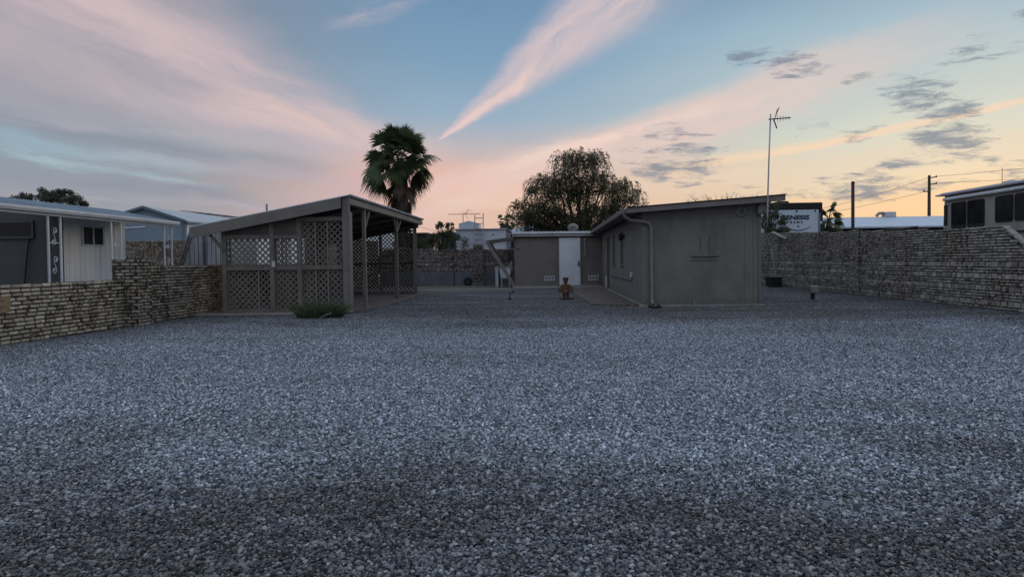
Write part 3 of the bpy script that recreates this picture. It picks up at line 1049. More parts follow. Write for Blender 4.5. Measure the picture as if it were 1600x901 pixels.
# roof sheet, corrugations running down the slope
g = MB()
prof = []
y = 14.98
per = 0.115
k = 0
yy = np.arange(14.98, 24.0, per / 6)
xr = [-8.62, -7.7, -6.7, -5.7, -4.66]
n0 = len(yy)
for top in (1, 0):
    for x in xr:
        for q, yv in enumerate(yy):
            g.v.append((x, float(yv), zr(x) + 0.032 + 0.026 * math.sin(2 * PI * (yv - 14.98) / per) + (0.004 if top else 0)))
for layer in (0, 1):
    b0 = layer * len(xr) * n0
    for i in range(len(xr) - 1):
        for q in range(n0 - 1):
            a = b0 + i * n0 + q
            f = (a, a + n0, a + n0 + 1, a + 1)
            g.f.append(f if layer == 0 else f[::-1])
for i in (0, len(xr) - 1):
    for q in range(n0 - 1):
        a, b = i * n0 + q, len(xr) * n0 + i * n0 + q
        g.f.append((a, a + 1, b + 1, b))
rf = g.build('corrugated_roof', M['galv'], sh, smooth=True, fix=True)
# sloping front and back fascia boards
for y0, y1 in ((14.93, 14.975), (24.0, 24.045)):
    g = MB()
    g.prism([(-8.6, y0, zr(-8.6) - 0.235), (-4.90, y0, zr(-4.90) - 0.235), (-4.90, y0, zr(-4.90) + 0.028), (-8.6, y0, zr(-8.6) + 0.028)], (0, y1 - y0, 0))
    g.build('fascia_board', M['fascia'], sh)
g = MB()
g.box(-4.765, -4.725, 15.06, 24.0, zr(-4.75) - 0.15, zr(-4.75) - 0.012)
g.build('side_beam', M['fascia'], sh)
g = MB()
g.box(-4.86, -4.77, 15.1, 23.9, zr(-4.8) - 0.16, zr(-4.8) - 0.02)
g.build('wall_plate', M['taupe_wood'], sh)
g = MB()
g.box(-7.92, -7.82, 14.98, 23.98, zr(-7.87) - 0.16, zr(-7.87) - 0.02)
g.build('wall_plate', M['taupe_wood'], sh)
for yv in (16.6, 18.4, 20.3, 22.1, 23.75):
    g = MB()
    g.bar((-8.5, yv, zr(-8.5) - 0.06), (-4.87, yv, zr(-4.87) - 0.06), 0.045, 0.11)
    g.build('rafter', M['dark_wood'], sh)
# ceiling lining boards under the sheet
g = MB()
g.prism([(-8.5, 15.0, zr(-8.5) - 0.004), (-4.87, 15.0, zr(-4.87) - 0.004), (-4.87, 15.0, zr(-4.87) + 0.001), (-8.5, 15.0, zr(-8.5) + 0.001)], (0, 8.95, 0))
g.build('ceiling_board', M['fascia'], sh)
for x0, x1 in ((-7.80, -6.73), (-6.61, -6.05)):
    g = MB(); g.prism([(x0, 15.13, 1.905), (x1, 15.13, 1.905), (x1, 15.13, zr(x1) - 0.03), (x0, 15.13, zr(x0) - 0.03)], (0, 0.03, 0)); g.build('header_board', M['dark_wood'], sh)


def post(x, y, wx, wy, z1, mat='taupe_wood', z0=0.02, lean=0.0):
    g = MB()
    g.bar((x, y, z0), (x + lean, y, z1), wx, wy, up=(0, 1, 0))
    return g.build('post', M[mat], sh, bevel=0.004)


# tall corner post: post plus a cladding board
post(-4.82, 15.10, 0.16, 0.12, 2.80, 'fascia')
g = MB(); g.box(-4.735, -4.705, 15.0, 15.2, 0.02, 2.42); g.build('post_board', M['fascia'], sh)
for x, y in ((-6.67, 15.16), (-5.995, 15.16), (-7.86, 15.16)):
    post(x, y, 0.11, 0.09, min(zr(x) - 0.02, 2.33 if x > -6.2 else 9))
post(-4.80, 16.55, 0.09, 0.09, zr(-4.8) - 0.1, 'fascia', lean=-0.02)
post(-4.86, 20.3, 0.10, 0.09, zr(-4.86) - 0.1)
post(-4.98, 23.75, 0.11, 0.10, zr(-4.98) - 0.05)
for y in (18.1, 20.9, 23.75):
    post(-7.88, y, 0.09, 0.09, zr(-7.88) - 0.1)
for x in (-6.30,):
    post(x, 23.78, 0.09, 0.09, zr(x) - 0.1)
post(-6.9, 18.0, 0.09, 0.09, zr(-6.9) - 0.1)
# braces
for p, q in (((-4.80, 16.55, 2.1), (-4.79, 16.95, 2.56)), ((-4.86, 20.3, 2.15), (-4.82, 19.85, 2.56)), ((-4.86, 20.3, 2.15), (-4.82, 20.75, 2.56)),
             ((-4.95, 23.7, 2.2), (-4.82, 23.2, 2.56)), ((-7.86, 15.1, 1.56), (-8.16, 15.05, 1.93))):
    g = MB(); g.bar(p, q, 0.05, 0.07); g.build('brace', M['taupe_wood'], sh)
# front lattice
for x0, x1, zt in ((-7.80, -6.73, 1.84), (-6.61, -6.05, 1.84), (-5.94, -4.90, 2.22)):
    g = MB(); lattice(g, (x0, 15.17, 0), (1, 0, 0), x1 - x0, 0.09, zt, (0, 1, 0)); g.build('lattice_panel', M['taupe_wood'], sh)
    g = MB(); g.box(x0, x1, 15.12, 15.165, 1.06, 1.16); g.build('mid_rail', M['taupe_wood'], sh)
    g = MB(); g.box(x0, x1, 15.12, 15.20, 0.035, 0.10); g.build('bottom_rail', M['taupe_wood'], sh)
    g = MB(); g.box(x0, x1, 15.11, 15.165, zt - (0.0 if zt > 2 else 0.02), zt + (0.10 if zt > 2 else 0.06)); g.build('top_rail', M['taupe_wood'], sh)
for x, zt in ((-5.60, 2.22), (-5.30, 2.22), (-7.02, 1.1)):
    g = MB(); g.box(x - 0.018, x + 0.018, 15.145, 15.166, 0.1, zt); g.build('lattice_batten', M['fascia'], sh)
# tall upper screen behind p2-p3 and a folded-back panel
g = MB(); lattice(g, (-6.60, 15.3, 0), (0, 1, 0), 0.75, 0.09, 2.2, (1, 0, 0)); g.build('lattice_panel', M['taupe_wood'], sh)
g = MB(); lattice(g, (-5.93, 15.3, 0), (0, 1, 0), 0.4, 0.09, 2.2, (1, 0, 0)); g.build('lattice_panel', M['taupe_wood'], sh)
# back lattice
for x0, x1 in ((-7.82, -6.35), (-6.25, -5.04)):
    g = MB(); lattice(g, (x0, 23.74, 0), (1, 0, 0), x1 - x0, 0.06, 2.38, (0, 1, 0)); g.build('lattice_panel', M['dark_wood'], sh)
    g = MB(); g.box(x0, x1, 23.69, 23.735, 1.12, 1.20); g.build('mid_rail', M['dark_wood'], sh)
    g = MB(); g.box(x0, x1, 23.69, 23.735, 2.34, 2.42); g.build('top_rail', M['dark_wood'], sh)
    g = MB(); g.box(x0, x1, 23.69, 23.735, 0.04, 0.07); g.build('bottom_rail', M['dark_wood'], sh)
g = MB(); lattice(g, (-4.92, 23.1, 0), (0, 1, 0), 0.62, 0.06, 2.38, (1, 0, 0)); g.build('lattice_panel', M['taupe_wood'], sh)
# low lattice along the left side
for y0, y1 in ((18.16, 20.85), (20.97, 23.7)):
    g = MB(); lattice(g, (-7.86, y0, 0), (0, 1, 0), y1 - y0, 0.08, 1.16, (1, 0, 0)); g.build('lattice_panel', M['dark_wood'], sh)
g = MB(); g.box(-6.66 + 0.0, -6.58, 15.08, 15.11, 1.13, 1.27); sw = g.build('light_switch', M['plastic_white'], sh, bevel=0.004)

# ------------------------------------------------------------------ main stucco building
bd = thing('stucco_building', (3.85, 22.0, 0), 'taupe stucco outbuilding with a single-slope roof and a side door', 'outbuilding')
X0, X1, Y0, Y1 = 2.39, 5.36, 16.5, 28.68


def zb(x):
    return 2.41 + (x - 2.07) * 0.067


# left (side) wall with real openings
def wall_with_holes(name, x, xin, y0, y1, z0, z1, holes, mat, parent):
    """wall in the plane X=x from y0..y1, thickness to xin; holes = (ya, yb, za, zb)"""
    g = MB()
    ys_ = sorted({y0, y1, *[h[0] for h in holes], *[h[1] for h in holes]})
    for a, b in zip(ys_, ys_[1:]):
        hs = [h for h in holes if h[0] <= a + 1e-6 and h[1] >= b - 1e-6]
        z = z0
        for h in sorted(hs, key=lambda q: q[2]):
            if h[2] > z + 1e-4:
                g.box(x, xin, a, b, z, h[2])
            z = h[3]
        g.box(x, xin, a, b, z, z1)
    return g.build(name, mat, parent)


holes = [(25.15, 26.1, 0.09, 2.10), (23.15, 23.85, 1.03, 2.08), (20.62, 21.35, 1.03, 2.08)]
wall_with_holes('side_wall', X0, X0 + 0.16, Y0 + 0.16, Y1, -0.05, 2.40, holes, M['taupe'], bd)
g = MB()
g.prism([(X0, Y0, -0.05), (X1, Y0, -0.05), (X1, Y0, zb(X1)), (X0, Y0, zb(X0))], (0, 0.16, 0))
g.build('front_wall', M['taupe'], bd)
g = MB()
g.prism([(X1, Y0 + 0.16, -0.05), (X1, Y1, -0.05), (X1, Y1, zb(X1)), (X1, Y0 + 0.16, zb(X1))], (-0.16, 0, 0))
g.prism([(X0, Y1, -0.05), (X1, Y1, -0.05), (X1, Y1, zb(X1)), (X0, Y1, zb(X0))], (0, 0.14, 0))
g.build('rear_wall', M['taupe'], bd)
# boarded strip at the front right corner
for a, b, d in ((4.955, 5.155, 0.012), (5.160, 5.285, 0.016), (5.290, 5.362, 0.03)):
    g = MB(); g.box(a, b, Y0 - d, Y0 + 0.01, 0.03, zb(a) - 0.10); g.build('corner_board', M['taupe'], bd, bevel=0.003)
g = MB(); g.box(5.24, 5.44, Y0 - 0.20, Y0 - 0.02, 2.30, 2.50); g.build('beam_end', M['fascia'], bd, bevel=0.005)
g = MB(); g.box(5.365, 5.52, 17.6, 28.0, -0.05, 1.98); g.build('side_lean_to', M['taupe'], bd)
# patched shelf bracket and former window on the front
g = MB()
g.box(3.63, 4.31, Y0 - 0.045, Y0 - 0.001, 1.265, 1.295)
g.box(3.61, 4.29, Y0 - 0.022, Y0 - 0.001, 1.165, 1.185)
g.build('window_sill', M['taupe'], bd, bevel=0.004)
g = MB()
for x in (3.85, 4.07):
    g.box(x, x + 0.012, Y0 - 0.008, Y0 - 0.001, 1.33, 1.78)
g.build('filled_seam', M['dark_wood'], bd)
# base kerb
g = MB()
g.box(X0 - 0.05, X1 + 0.08, Y0 - 0.06, Y0 - 0.001, -0.05, 0.045)
g.prism([(X0 - 0.05, Y0 - 0.001, -0.05), (X0 - 0.001, Y0 - 0.001, -0.05), (X0 - 0.001, 27.2, -0.05), (X0 - 0.05, 27.2, -0.05)], (0, 0, 0.11))
g.build('base_kerb', M['concrete'], bd, bevel=0.006)
# ledge on the side wall
g = MB(); g.box(X0 - 0.035, X0 - 0.001, 18.45, 24.4, 0.60, 0.68); g.build('wall_ledge', M['taupe'], bd, bevel=0.005)
# side door and windows
g = MB(); g.box(X0 + 0.09, X0 + 0.13, 25.18, 26.07, 0.09, 2.07); d = g.build('door', M['dark_wood'], bd)
g = MB(); g.lathe(X0 + 0.05, 25.27, [(0.0, 1.0), (0.03, 1.01), (0.03, 1.05), (0.0, 1.06)], 10); g.build('handle', M['grey_metal'], d)
g = MB()
for a, b in ((25.09, 25.16), (26.09, 26.16)):
    g.box(X0 - 0.02, X0 + 0.01, a, b, 0.09, 2.16)
g.box(X0 - 0.02, X0 + 0.01, 25.161, 26.089, 2.09, 2.16)
g.build('door_frame', M['fascia'], bd)
for a, b in ((23.15, 23.85), (20.62, 21.35)):
    g = MB()
    g.box(X0 + 0.06, X0 + 0.10, a, a + 0.05, 1.03, 2.08); g.box(X0 + 0.06, X0 + 0.10, b - 0.05, b, 1.03, 2.08)
    g.box(X0 + 0.06, X0 + 0.10, a + 0.05, b - 0.05, 1.03, 1.08); g.box(X0 + 0.06, X0 + 0.10, a + 0.05, b - 0.05, 2.03, 2.08)
    wd = g.build('window', M['fascia'], bd)
    g = MB(); g.box(X0 + 0.075, X0 + 0.085, a + 0.05, b - 0.05, 1.08, 2.03); g.build('pane', M['glass'], wd)
    g = MB(); g.box(X0 - 0.05, X0 + 0.06, a - 0.05, b + 0.05, 0.985, 1.03); g.build('sill', M['fascia'], wd, bevel=0.005)
g = MB(); g.box(X0 - 0.045, X0 - 0.001, 18.32, 18.58, 0.70, 0.85); g.build('outlet_cover', M['plastic_white'], bd, bevel=0.005)
g = MB(); g.box(X0 - 0.05, X0, 20.2, 20.34, 1.86, 2.0); g.lathe(X0 - 0.12, 20.27, [(0.03, 1.80), (0.07, 1.83), (0.06, 1.97), (0.02, 2.02)], 12)
g.build('wall_lamp', M['black'], bd)
g = MB(); g.box(X0 - 0.03, X0 - 0.001, 26.25, 26.75, 0.11, 0.55); g.build('white_board', M['plastic_white'], bd)
# roof
g = MB()
g.prism([(2.00, 16.22, zb(2.00) + 0.0), (5.84, 16.22, zb(5.84)), (5.84, 16.22, zb(5.84) + 0.10), (2.00, 16.22, zb(2.00) + 0.10)], (0, 12.7, 0))
rf = g.build('roof', M['roofing'], bd)
g = MB()
g.prism([(1.985, 16.19, zb(1.98) - 0.035), (5.86, 16.19, zb(5.86) - 0.055), (5.86, 16.19, zb(5.86) + 0.085), (1.985, 16.19, zb(1.98) + 0.085)], (0, 0.028, 0))
g.build('fascia', M['fascia'], rf)
g = MB()
g.prism([(1.975, 16.17, zb(1.98) + 0.088), (5.88, 16.17, zb(5.88) + 0.088), (5.88, 16.17, zb(5.88) + 0.112), (1.975, 16.17, zb(1.98) + 0.112)], (0, 0.06, 0))
g.build('drip_edge', M['black'], rf)
g = MB()
g.prism([(1.997, 16.22, 2.36), (1.90, 16.22, 2.385), (1.885, 16.22, 2.50), (1.905, 16.22, 2.50), (1.918, 16.22, 2.40), (1.985, 16.22, 2.378), (1.985, 16.22, 2.50), (1.997, 16.22, 2.50)], (0, 12.65, 0))
gt = g.build('gutter', M['fascia'], bd)
g = MB()
g.tube([(1.94, 16.34, 2.39), (1.94, 16.36, 2.30), (2.08, 16.38, 2.20), (2.42, 16.42, 2.16), (2.56, 16.42, 2.12), (2.615, 16.42, 2.0), (2.62, 16.42, 0.22), (2.62, 16.36, 0.12), (2.62, 16.26, 0.08)], 0.045, 10)
g.build('downspout', M['fascia'], gt, smooth=True)
for z in (0.5, 1.9):
    g = MB(); g.box(2.565, 2.675, 16.39, 16.499, z, z + 0.03); g.build('pipe_strap', M['taupe'], gt)
g = MB(); g.tube([(3.68, 16.42, -0.02), (3.68, 16.42, 0.12), (3.66, 16.38, 0.16), (3.63, 16.34, 0.15)], 0.012, 6); g.box(3.655, 3.705, 16.40, 16.44, 0.10, 0.13)
g.build('hose_tap', M['grey_metal'], bd)

o = MB().box(2.50, 2.74, 15.80, 16.22, 0.0, 0.035); o.prism([(2.50, 15.80, 0.035), (2.52, 15.80, 0.035), (2.52, 15.80, 0.07), (2.50, 15.80, 0.07)], (0, 0.42, 0)); o.prism([(2.72, 15.80, 0.035), (2.74, 15.80, 0.035), (2.74, 15.80, 0.07), (2.72, 15.80, 0.07)], (0, 0.42, 0))
tag(o.build('splash_block', M['black']), 'small black splash tray on the gravel under the downspout', 'splash tray')

# coiled cable
g = MB()
def coil(cx, cz, r, n, seed):
    rr_ = random.Random(seed)
    pts_ = []
    for i in range(n * 14):
        a_ = i / 14 * 2 * PI
        q = r * (1 + 0.10 * math.sin(a_ * 0.37 + seed)) 
        pts_.append((cx + q * math.cos(a_) + 0.012 * math.sin(a_ * 0.21), Y0 - 0.03 - 0.012 * (i / 14), cz + q * math.sin(a_)))
    return pts_
g.tube(coil(4.86, 2.37, 0.095, 4, 1), 0.007, 5)
g.tube(coil(5.03, 2.40, 0.085, 3, 2), 0.007, 5)
g.tube([(4.95, 16.46, 2.37), (5.02, 16.45, 2.30), (5.12, 16.45, 2.22), (5.24, 16.42, 2.18), (5.36, 16.38, 2.20), (5.42, 16.33, 2.3)], 0.006, 5)
tag(g.build('cable_coil', M['grey_metal']), 'grey aerial cable coiled under the eave at the building corner', 'cable')

# aerial mast
ms = thing('aerial_mast', (5.40, 16.30, 1.98), 'tall thin steel mast with a rooftop aerial strapped to the stucco building corner', 'aerial')
g = MB(); g.tube([(5.40, 16.13, 1.96), (5.40, 16.13, 2.3), (5.44, 16.13, 3.6), (5.485, 16.13, 4.72)], [0.021, 0.02, 0.018, 0.018], 8); g.build('mast', M['mast'], ms, smooth=True)
g = MB(); g.box(5.37, 5.43, 16.10, 16.19, 2.45, 2.49); g.build('strap', M['grey_metal'], ms)
g = MB(); g.box(5.37, 5.43, 16.10, 16.30, 2.33, 2.36); g.build('strap', M['grey_metal'], ms)
g = MB()
g.bar((5.42, 16.1, 4.59), (5.90, 15.95, 4.585), 0.022, 0.022)
for i, x in enumerate((5.62, 5.68, 5.74, 5.80, 5.86)):
    y_ = 16.1 - (x - 5.42) * 0.3
    g.bar((x, y_ - 0.02, 4.50 + i * 0.01), (x, y_ + 0.02, 4.67 - i * 0.012), 0.008, 0.008)
g.build('boom', M['black'], ms)
g = MB()
for k in range(7):
    f_ = k / 6
    g.bar((5.54 + 0.10 * f_, 16.0, 4.60 + 0.24 * f_), (5.54 + 0.04 * f_ + 0.05, 16.16, 4.585 + 0.22 * f_), 0.008, 0.008)
g.bar((5.53, 15.99, 4.59), (5.65, 15.99, 4.86), 0.010, 0.010); g.bar((5.58, 16.17, 4.57), (5.68, 16.17, 4.84), 0.010, 0.010)
g.bar((5.53, 16.05, 4.58), (5.61, 16.05, 4.36), 0.016, 0.016); g.bar((5.545, 16.12, 4.58), (5.625, 16.12, 4.36), 0.010, 0.010)
g.build('reflector', M['black'], ms)

# ------------------------------------------------------------------ back shed
bs = thing('garden_shed', (0.45, 29.9, 0), 'low brown shed with a bright white door at the back of the yard', 'shed')
g = MB(); g.box(-1.52, 2.385, 28.7, 31.1, 0.05, 2.30); g.build('shed_wall', M['taupe_back'], bs)
g = MB(); g.prism([(-1.60, 28.55, 2.31), (2.36, 28.55, 2.29), (2.36, 31.2, 2.40), (-1.60, 31.2, 2.42)], (0, 0, 0.05)); rf = g.build('roof', M['galv'], bs)
g = MB()
per = 0.19
yy = np.arange(-1.62, 2.372, per / 8)
for q, x in enumerate(yy):
    zb_ = 2.40 + 0.014 * abs(math.sin(PI * (x + 1.62) / per)) - 0.004 * (x + 1.6)
    g.v += [(float(x), 28.52, zb_), (float(x), 28.52, zb_ + 0.10), (float(x), 28.545, zb_ + 0.10), (float(x), 28.545, zb_)]
for q in range(len(yy) - 1):
    a_ = q * 4
    for i in range(4):
        j = (i + 1) % 4
        g.f.append((a_ + i, a_ + j, a_ + 4 + j, a_ + 4 + i))
g.f.append((0, 1, 2, 3)); n_ = (len(yy) - 1) * 4; g.f.append((n_ + 3, n_ + 2, n_ + 1, n_))
g.build('edge_flashing', M['white_metal'], rf)
g = MB(); g.box(-1.58, 2.37, 28.56, 28.60, 2.27, 2.41); g.build('fascia_board', M['dark_wood'], rf)
g = MB()
g.lathe(1.15, 29.6, [(0.12, 2.38), (0.12, 2.56), (0.15, 2.57), (0.20, 2.60)], 20)
for k in range(22):
    a_ = 2 * PI * k / 22
    b_ = a_ + 0.32
    pts_ = []
    for f_, r_ in ((0, 0.17), (0.25, 0.225), (0.5, 0.235), (0.75, 0.20), (1.0, 0.10)):
        ang = a_ + (b_ - a_) * f_
        pts_.append((1.15 + r_ * math.cos(ang), 29.6 + r_ * math.sin(ang), 2.60 + 0.27 * f_))
    g.tube(pts_, 0.016, 5)
g.lathe(1.15, 29.6, [(0.13, 2.86), (0.10, 2.885), (0.02, 2.90)], 16)
g.build('turbine_vent', M['grey_metal'], bs)
g = MB(); g.box(0.485, 1.42, 28.66, 28.695, 0.10, 2.22); d = g.build('door', M['white_door'], bs, bevel=0.004)
g = MB(); g.tube([(1.36, 28.61, 1.06), (1.36, 28.66, 1.06)], 0.03, 10); g.tube([(1.36, 28.63, 1.16), (1.36, 28.66, 1.16)], 0.028, 10); g.tube([(1.38, 28.62, 1.05), (1.27, 28.62, 1.05)], 0.012, 8)
g.tube([(1.36, 28.60, 0.98), (1.36, 28.66, 0.98)], 0.022, 8)
g.box(1.335, 1.385, 28.648, 28.662, 0.94, 1.20)
g.build('handle', M['black'], d)
g = MB(); g.box(0.44, 0.482, 28.64, 28.695, 0.07, 2.27); g.box(1.423, 1.465, 28.64, 28.695, 0.07, 2.27); g.box(0.483, 1.422, 28.64, 28.695, 2.225, 2.27); g.build('door_frame', M['fascia'], bs)
for x in (-0.17, 1.78):
    g = MB()
    g.box(x, x + 0.44, 28.672, 28.698, 0.315, 0.345); g.box(x, x + 0.44, 28.672, 28.698, 0.485, 0.515)
    for i in range(4):
        g.box(x + i * 0.137, x + i * 0.137 + 0.03, 28.674, 28.697, 0.346, 0.484)
    v_ = g.build('vent', M['white_metal'], bs)
    g = MB()
    for i in range(6):
        g.bar((x + 0.03, 28.688, 0.36 + i * 0.022), (x + 0.41, 28.688, 0.36 + i * 0.022), 0.012, 0.005, up=(0, 0.5, 1))
    g.build('louvre', M['grey_metal'], v_)
g = MB(); g.tube([(1.64, 28.64, 1.42), (1.64, 28.64, 2.08)], 0.024, 8); g.lathe(1.64, 28.64, [(0.02, 2.06), (0.05, 2.09), (0.055, 2.15), (0.02, 2.18)], 12); g.box(1.60, 1.68, 28.66, 28.70, 1.39, 1.43); g.build('tube_lamp', M['grey_metal'], bs)
g = MB(); g.box(0.50, 0.62, 28.60, 28.695, 2.30, 2.37); g.build('door_lamp', M['plastic_white'], bs, bevel=0.01)
g = MB(); g.box(-1.40, -1.27, 28.65, 28.699, 1.76, 1.88); g.build('junction_box', M['taupe'], bs, bevel=0.008)
g = MB(); g.box(-1.55, 2.33, 27.6, 28.69, -0.03, 0.055); g.box(-1.5, 2.33, 28.6, 28.698, 0.056, 0.10); g.build('concrete_step', M['concrete'], bs, bevel=0.01)
# lean-to canopy on the left end
cn = thing('lean_to_canopy', (-2.1, 29.3, 0), 'slanted wooden canopy propped off the left end of the brown shed', 'canopy')
g = MB(); g.prism([(-2.78, 28.55, 2.08), (-1.53, 28.55, 2.24), (-1.53, 28.55, 2.30), (-2.78, 28.55, 2.13)], (0, 1.9, 0)); g.build('canopy_roof', M['taupe_wood'], cn)
g = MB(); g.bar((-2.74, 28.48, 2.10), (-1.50, 28.48, 0.04), 0.15, 0.06, up=(0, 1, 0)); g.build('prop', M['fascia'], cn)
g = MB(); g.bar((-2.72, 30.3, 2.06), (-1.55, 30.3, 0.04), 0.12, 0.05, up=(0, 1, 0)); g.build('prop', M['fascia'], cn)
g = MB(); g.bar((-2.74, 28.53, 2.05), (-1.53, 28.53, 2.17), 0.04, 0.14); g.build('canopy_rafter', M['dark_wood'], cn)
# laundry sink
sk = thing('utility_sink', (-2.0, 29.3, 0), 'old white laundry sink on legs under the slanted canopy', 'sink')
g = MB(); g.box(-2.40, -2.26, 28.9, 29.5, 0.03, 0.95); g.box(-2.26, -1.66, 29.40, 29.5, 0.62, 0.95); g.build('cabinet_side', M['sink_green'], sk, bevel=0.01)
g = MB()
g.prism([(-2.22, 28.85, 0.86), (-1.70, 28.85, 0.86), (-1.76, 28.85, 0.44), (-2.14, 28.85, 0.44)], (0, 0.03, 0))
g.prism([(-2.22, 29.36, 0.86), (-1.70, 29.36, 0.86), (-1.76, 29.36, 0.44), (-2.14, 29.36, 0.44)], (0, 0.03, 0))
g.prism([(-2.22, 28.88, 0.86), (-2.14, 28.88, 0.44), (-2.11, 28.88, 0.44), (-2.19, 28.88, 0.86)], (0, 0.48, 0))
g.prism([(-1.70, 28.88, 0.86), (-1.76, 28.88, 0.44), (-1.79, 28.88, 0.44), (-1.73, 28.88, 0.86)], (0, 0.48, 0))
g.box(-2.10, -1.80, 28.88, 29.36, 0.44, 0.47)
g.build('basin', M['sink'], sk)
for x in (-2.12, -1.78):
    g = MB(); g.box(x - 0.02, x + 0.02, 28.9, 28.94, 0.03, 0.44); g.build('leg', M['sink_green'], sk)
    g = MB(); g.box(x - 0.02, x + 0.02, 29.3, 29.34, 0.03, 0.44); g.build('leg', M['sink_green'], sk)
g = MB(); g.prism([(-1.86, 29.42, 0.95), (-1.66, 29.42, 0.95), (-1.66, 29.42, 1.18), (-1.72, 29.42, 1.22)], (0, 0.04, 0)); g.build('splash_guard', M['sink_green'], sk)
g = MB(); g.tube([(-1.74, 29.38, 0.9), (-1.74, 29.38, 1.02), (-1.80, 29.25, 1.04), (-1.84, 29.18, 0.98)], 0.014, 8); g.build('tap', M['grey_metal'], sk)

# tyre and thin pipe by the back wall
g = MB()
ring = [(-3.95 + 0.15 * math.cos(a_), 31.24, 0.24 + 0.15 * math.sin(a_)) for a_ in np.linspace(0, 2 * PI, 25)]
g.tube(ring, 0.07, 8, cap=False)
tag(g.build('tyre', M['rubber'], smooth=True), 'black tyre leaning on the back wall beside the brick pier', 'tyre')
g = MB(); g.tube([(-4.64, 31.33, 0.0), (-4.64, 31.33, 1.55)], 0.02, 8); g.tube([(-4.64, 31.33, 0.0), (-4.64, 31.33, 0.08)], 0.04, 8)
tag(g.build('pipe', M['black']), 'thin dark upright pipe against the plastered base of the back wall', 'pipe')

# ------------------------------------------------------------------ yard ornament
og = thing('terracotta_ornament', (0.55, 20.0, 0), 'rusty terracotta figure with a flared pot head standing on the gravel', 'garden ornament')
g = MB()
g.lathe(0.53, 20.0, [(0.055, 0.44), (0.062, 0.50), (0.075, 0.58), (0.095, 0.655), (0.095, 0.675), (0.075, 0.675)], 18)
g.build('pot_head', M['rust'], og, smooth=False)
g = MB()
g.lathe(0.53, 20.0, [(0.13, 0.20), (0.125, 0.24), (0.095, 0.31), (0.105, 0.32), (0.10, 0.36), (0.065, 0.44), (0.05, 0.45)], 18, sy=0.8)
g.build('body', M['rust'], og)
for sg, x in ((-1, 0.47), (1, 0.60)):
    g = MB()
    g.prism([(x, 19.93, 0.46), (x + sg * 0.05, 19.93, 0.47), (x + sg * 0.16, 19.93, 0.36), (x + sg * 0.18, 19.93, 0.25), (x + sg * 0.12, 19.93, 0.19), (x + sg * 0.04, 19.93, 0.26)], (0, 0.12, 0))
    g.build('arm', M['rust'], og, bevel=0.02)
    g = MB(); g.tube([(0.535 + sg * 0.05, 20.0, 0.03), (0.535 + sg * 0.055, 20.0, 0.12), (0.535 + sg * 0.05, 20.0, 0.22)], [0.035, 0.04, 0.05], 10); g.build('leg', M['rust_dark'], og, smooth=True)
g = MB(); g.lathe(0.56, 20.0, [(0.20, 0.0), (0.24, 0.025), (0.23, 0.045), (0.10, 0.05)], 22); g.build('base', M['rust_dark'], og)

# small garden tap / sprinkler
sp_ = thing('garden_sprinkler', (-1.2, 20.0, 0), 'small black sprinkler on a spike in the gravel left of the rusty figure', 'sprinkler')
g = MB(); g.tube([(-1.22, 20, 0.0), (-1.22, 20, 0.16)], 0.018, 8); g.lathe(-1.22, 20, [(0.05, 0.0), (0.07, 0.03), (0.03, 0.07)], 10); g.build('spike', M['black'], sp_)
g = MB(); g.bar((-1.24, 20, 0.19), (-1.09, 20, 0.24), 0.03, 0.025); g.box(-1.13, -1.07, 19.98, 20.02, 0.21, 0.27); g.build('nozzle', M['black'], sp_)

# meter box on a post
mt = thing('meter_box', (7.66, 18.95, 0), 'grey utility box on short posts in the gravel by the right wall', 'utility box')
g = MB(); g.box(7.55, 7.77, 18.88, 19.02, 0.18, 0.38); g.build('box', M['grey_metal'], mt, bevel=0.01)
g = MB(); g.box(7.57, 7.75, 18.865, 18.879, 0.22, 0.36); g.build('cover', M['concrete'], mt, bevel=0.003)
g = MB(); g.box(7.575, 7.665, 18.92, 18.99, 0.0, 0.18); g.build('post', M['black'], mt)
g = MB(); g.box(7.68, 7.745, 18.92, 18.99, 0.0, 0.18); g.build('post', M['grey_metal'], mt)
g = MB(); g.tube([(9.45, 23.6, 0.0), (9.45, 23.6, 1.36)], 0.016, 6); g.box(9.43, 9.47, 23.58, 23.62, 1.3, 1.36)
tag(g.build('pipe', M['grey_metal']), 'thin grey upright pipe standing in front of the right wall', 'pipe')
# dark pole behind right wall
g = MB(); g.tube([(9.95, 21.55, 0.0), (9.95, 21.55, 3.62)], 0.052, 10); g.lathe(9.95, 21.55, [(0.06, 3.60), (0.05, 3.65), (0.0, 3.67)], 10)
tag(g.build('steel_pole', M['pole_red'], smooth=True), 'dark bare steel pole rising from the pier of the right wall', 'pole')
# leaning boards and box at far end of right wall
g = MB(); g.bar((9.70, 28.3, 2.32), (9.80, 27.0, 1.98), 0.14, 0.04)
tag(g.build('board', M['concrete']), 'pale plank propped on top of the right wall behind the building', 'plank')
g = MB(); g.bar((9.55, 27.5, 0.4), (9.35, 27.5, 1.6), 0.04, 0.04); g.bar((9.30, 27.4, 0.42), (9.75, 27.4, 0.42), 0.04, 0.03)
tag(g.build('garden_rake', M['weathered']), 'old wooden rake leaning on the far end of the right wall', 'rake')
g = MB(); g.box(9.2, 9.62, 27.0, 27.7, 0.0, 0.36); g.box(9.18, 9.64, 26.98, 27.72, 0.36, 0.41)
tag(g.build('storage_box', M['black'], bevel=0.02), 'black storage box on the ground at the far end of the right wall', 'box')

# ------------------------------------------------------------------ neighbour's mobile home and porch
mh = thing('mobile_home', (-15, 18, 0), 'white sided mobile home with a dark porch recess beyond the left wall', 'mobile home')
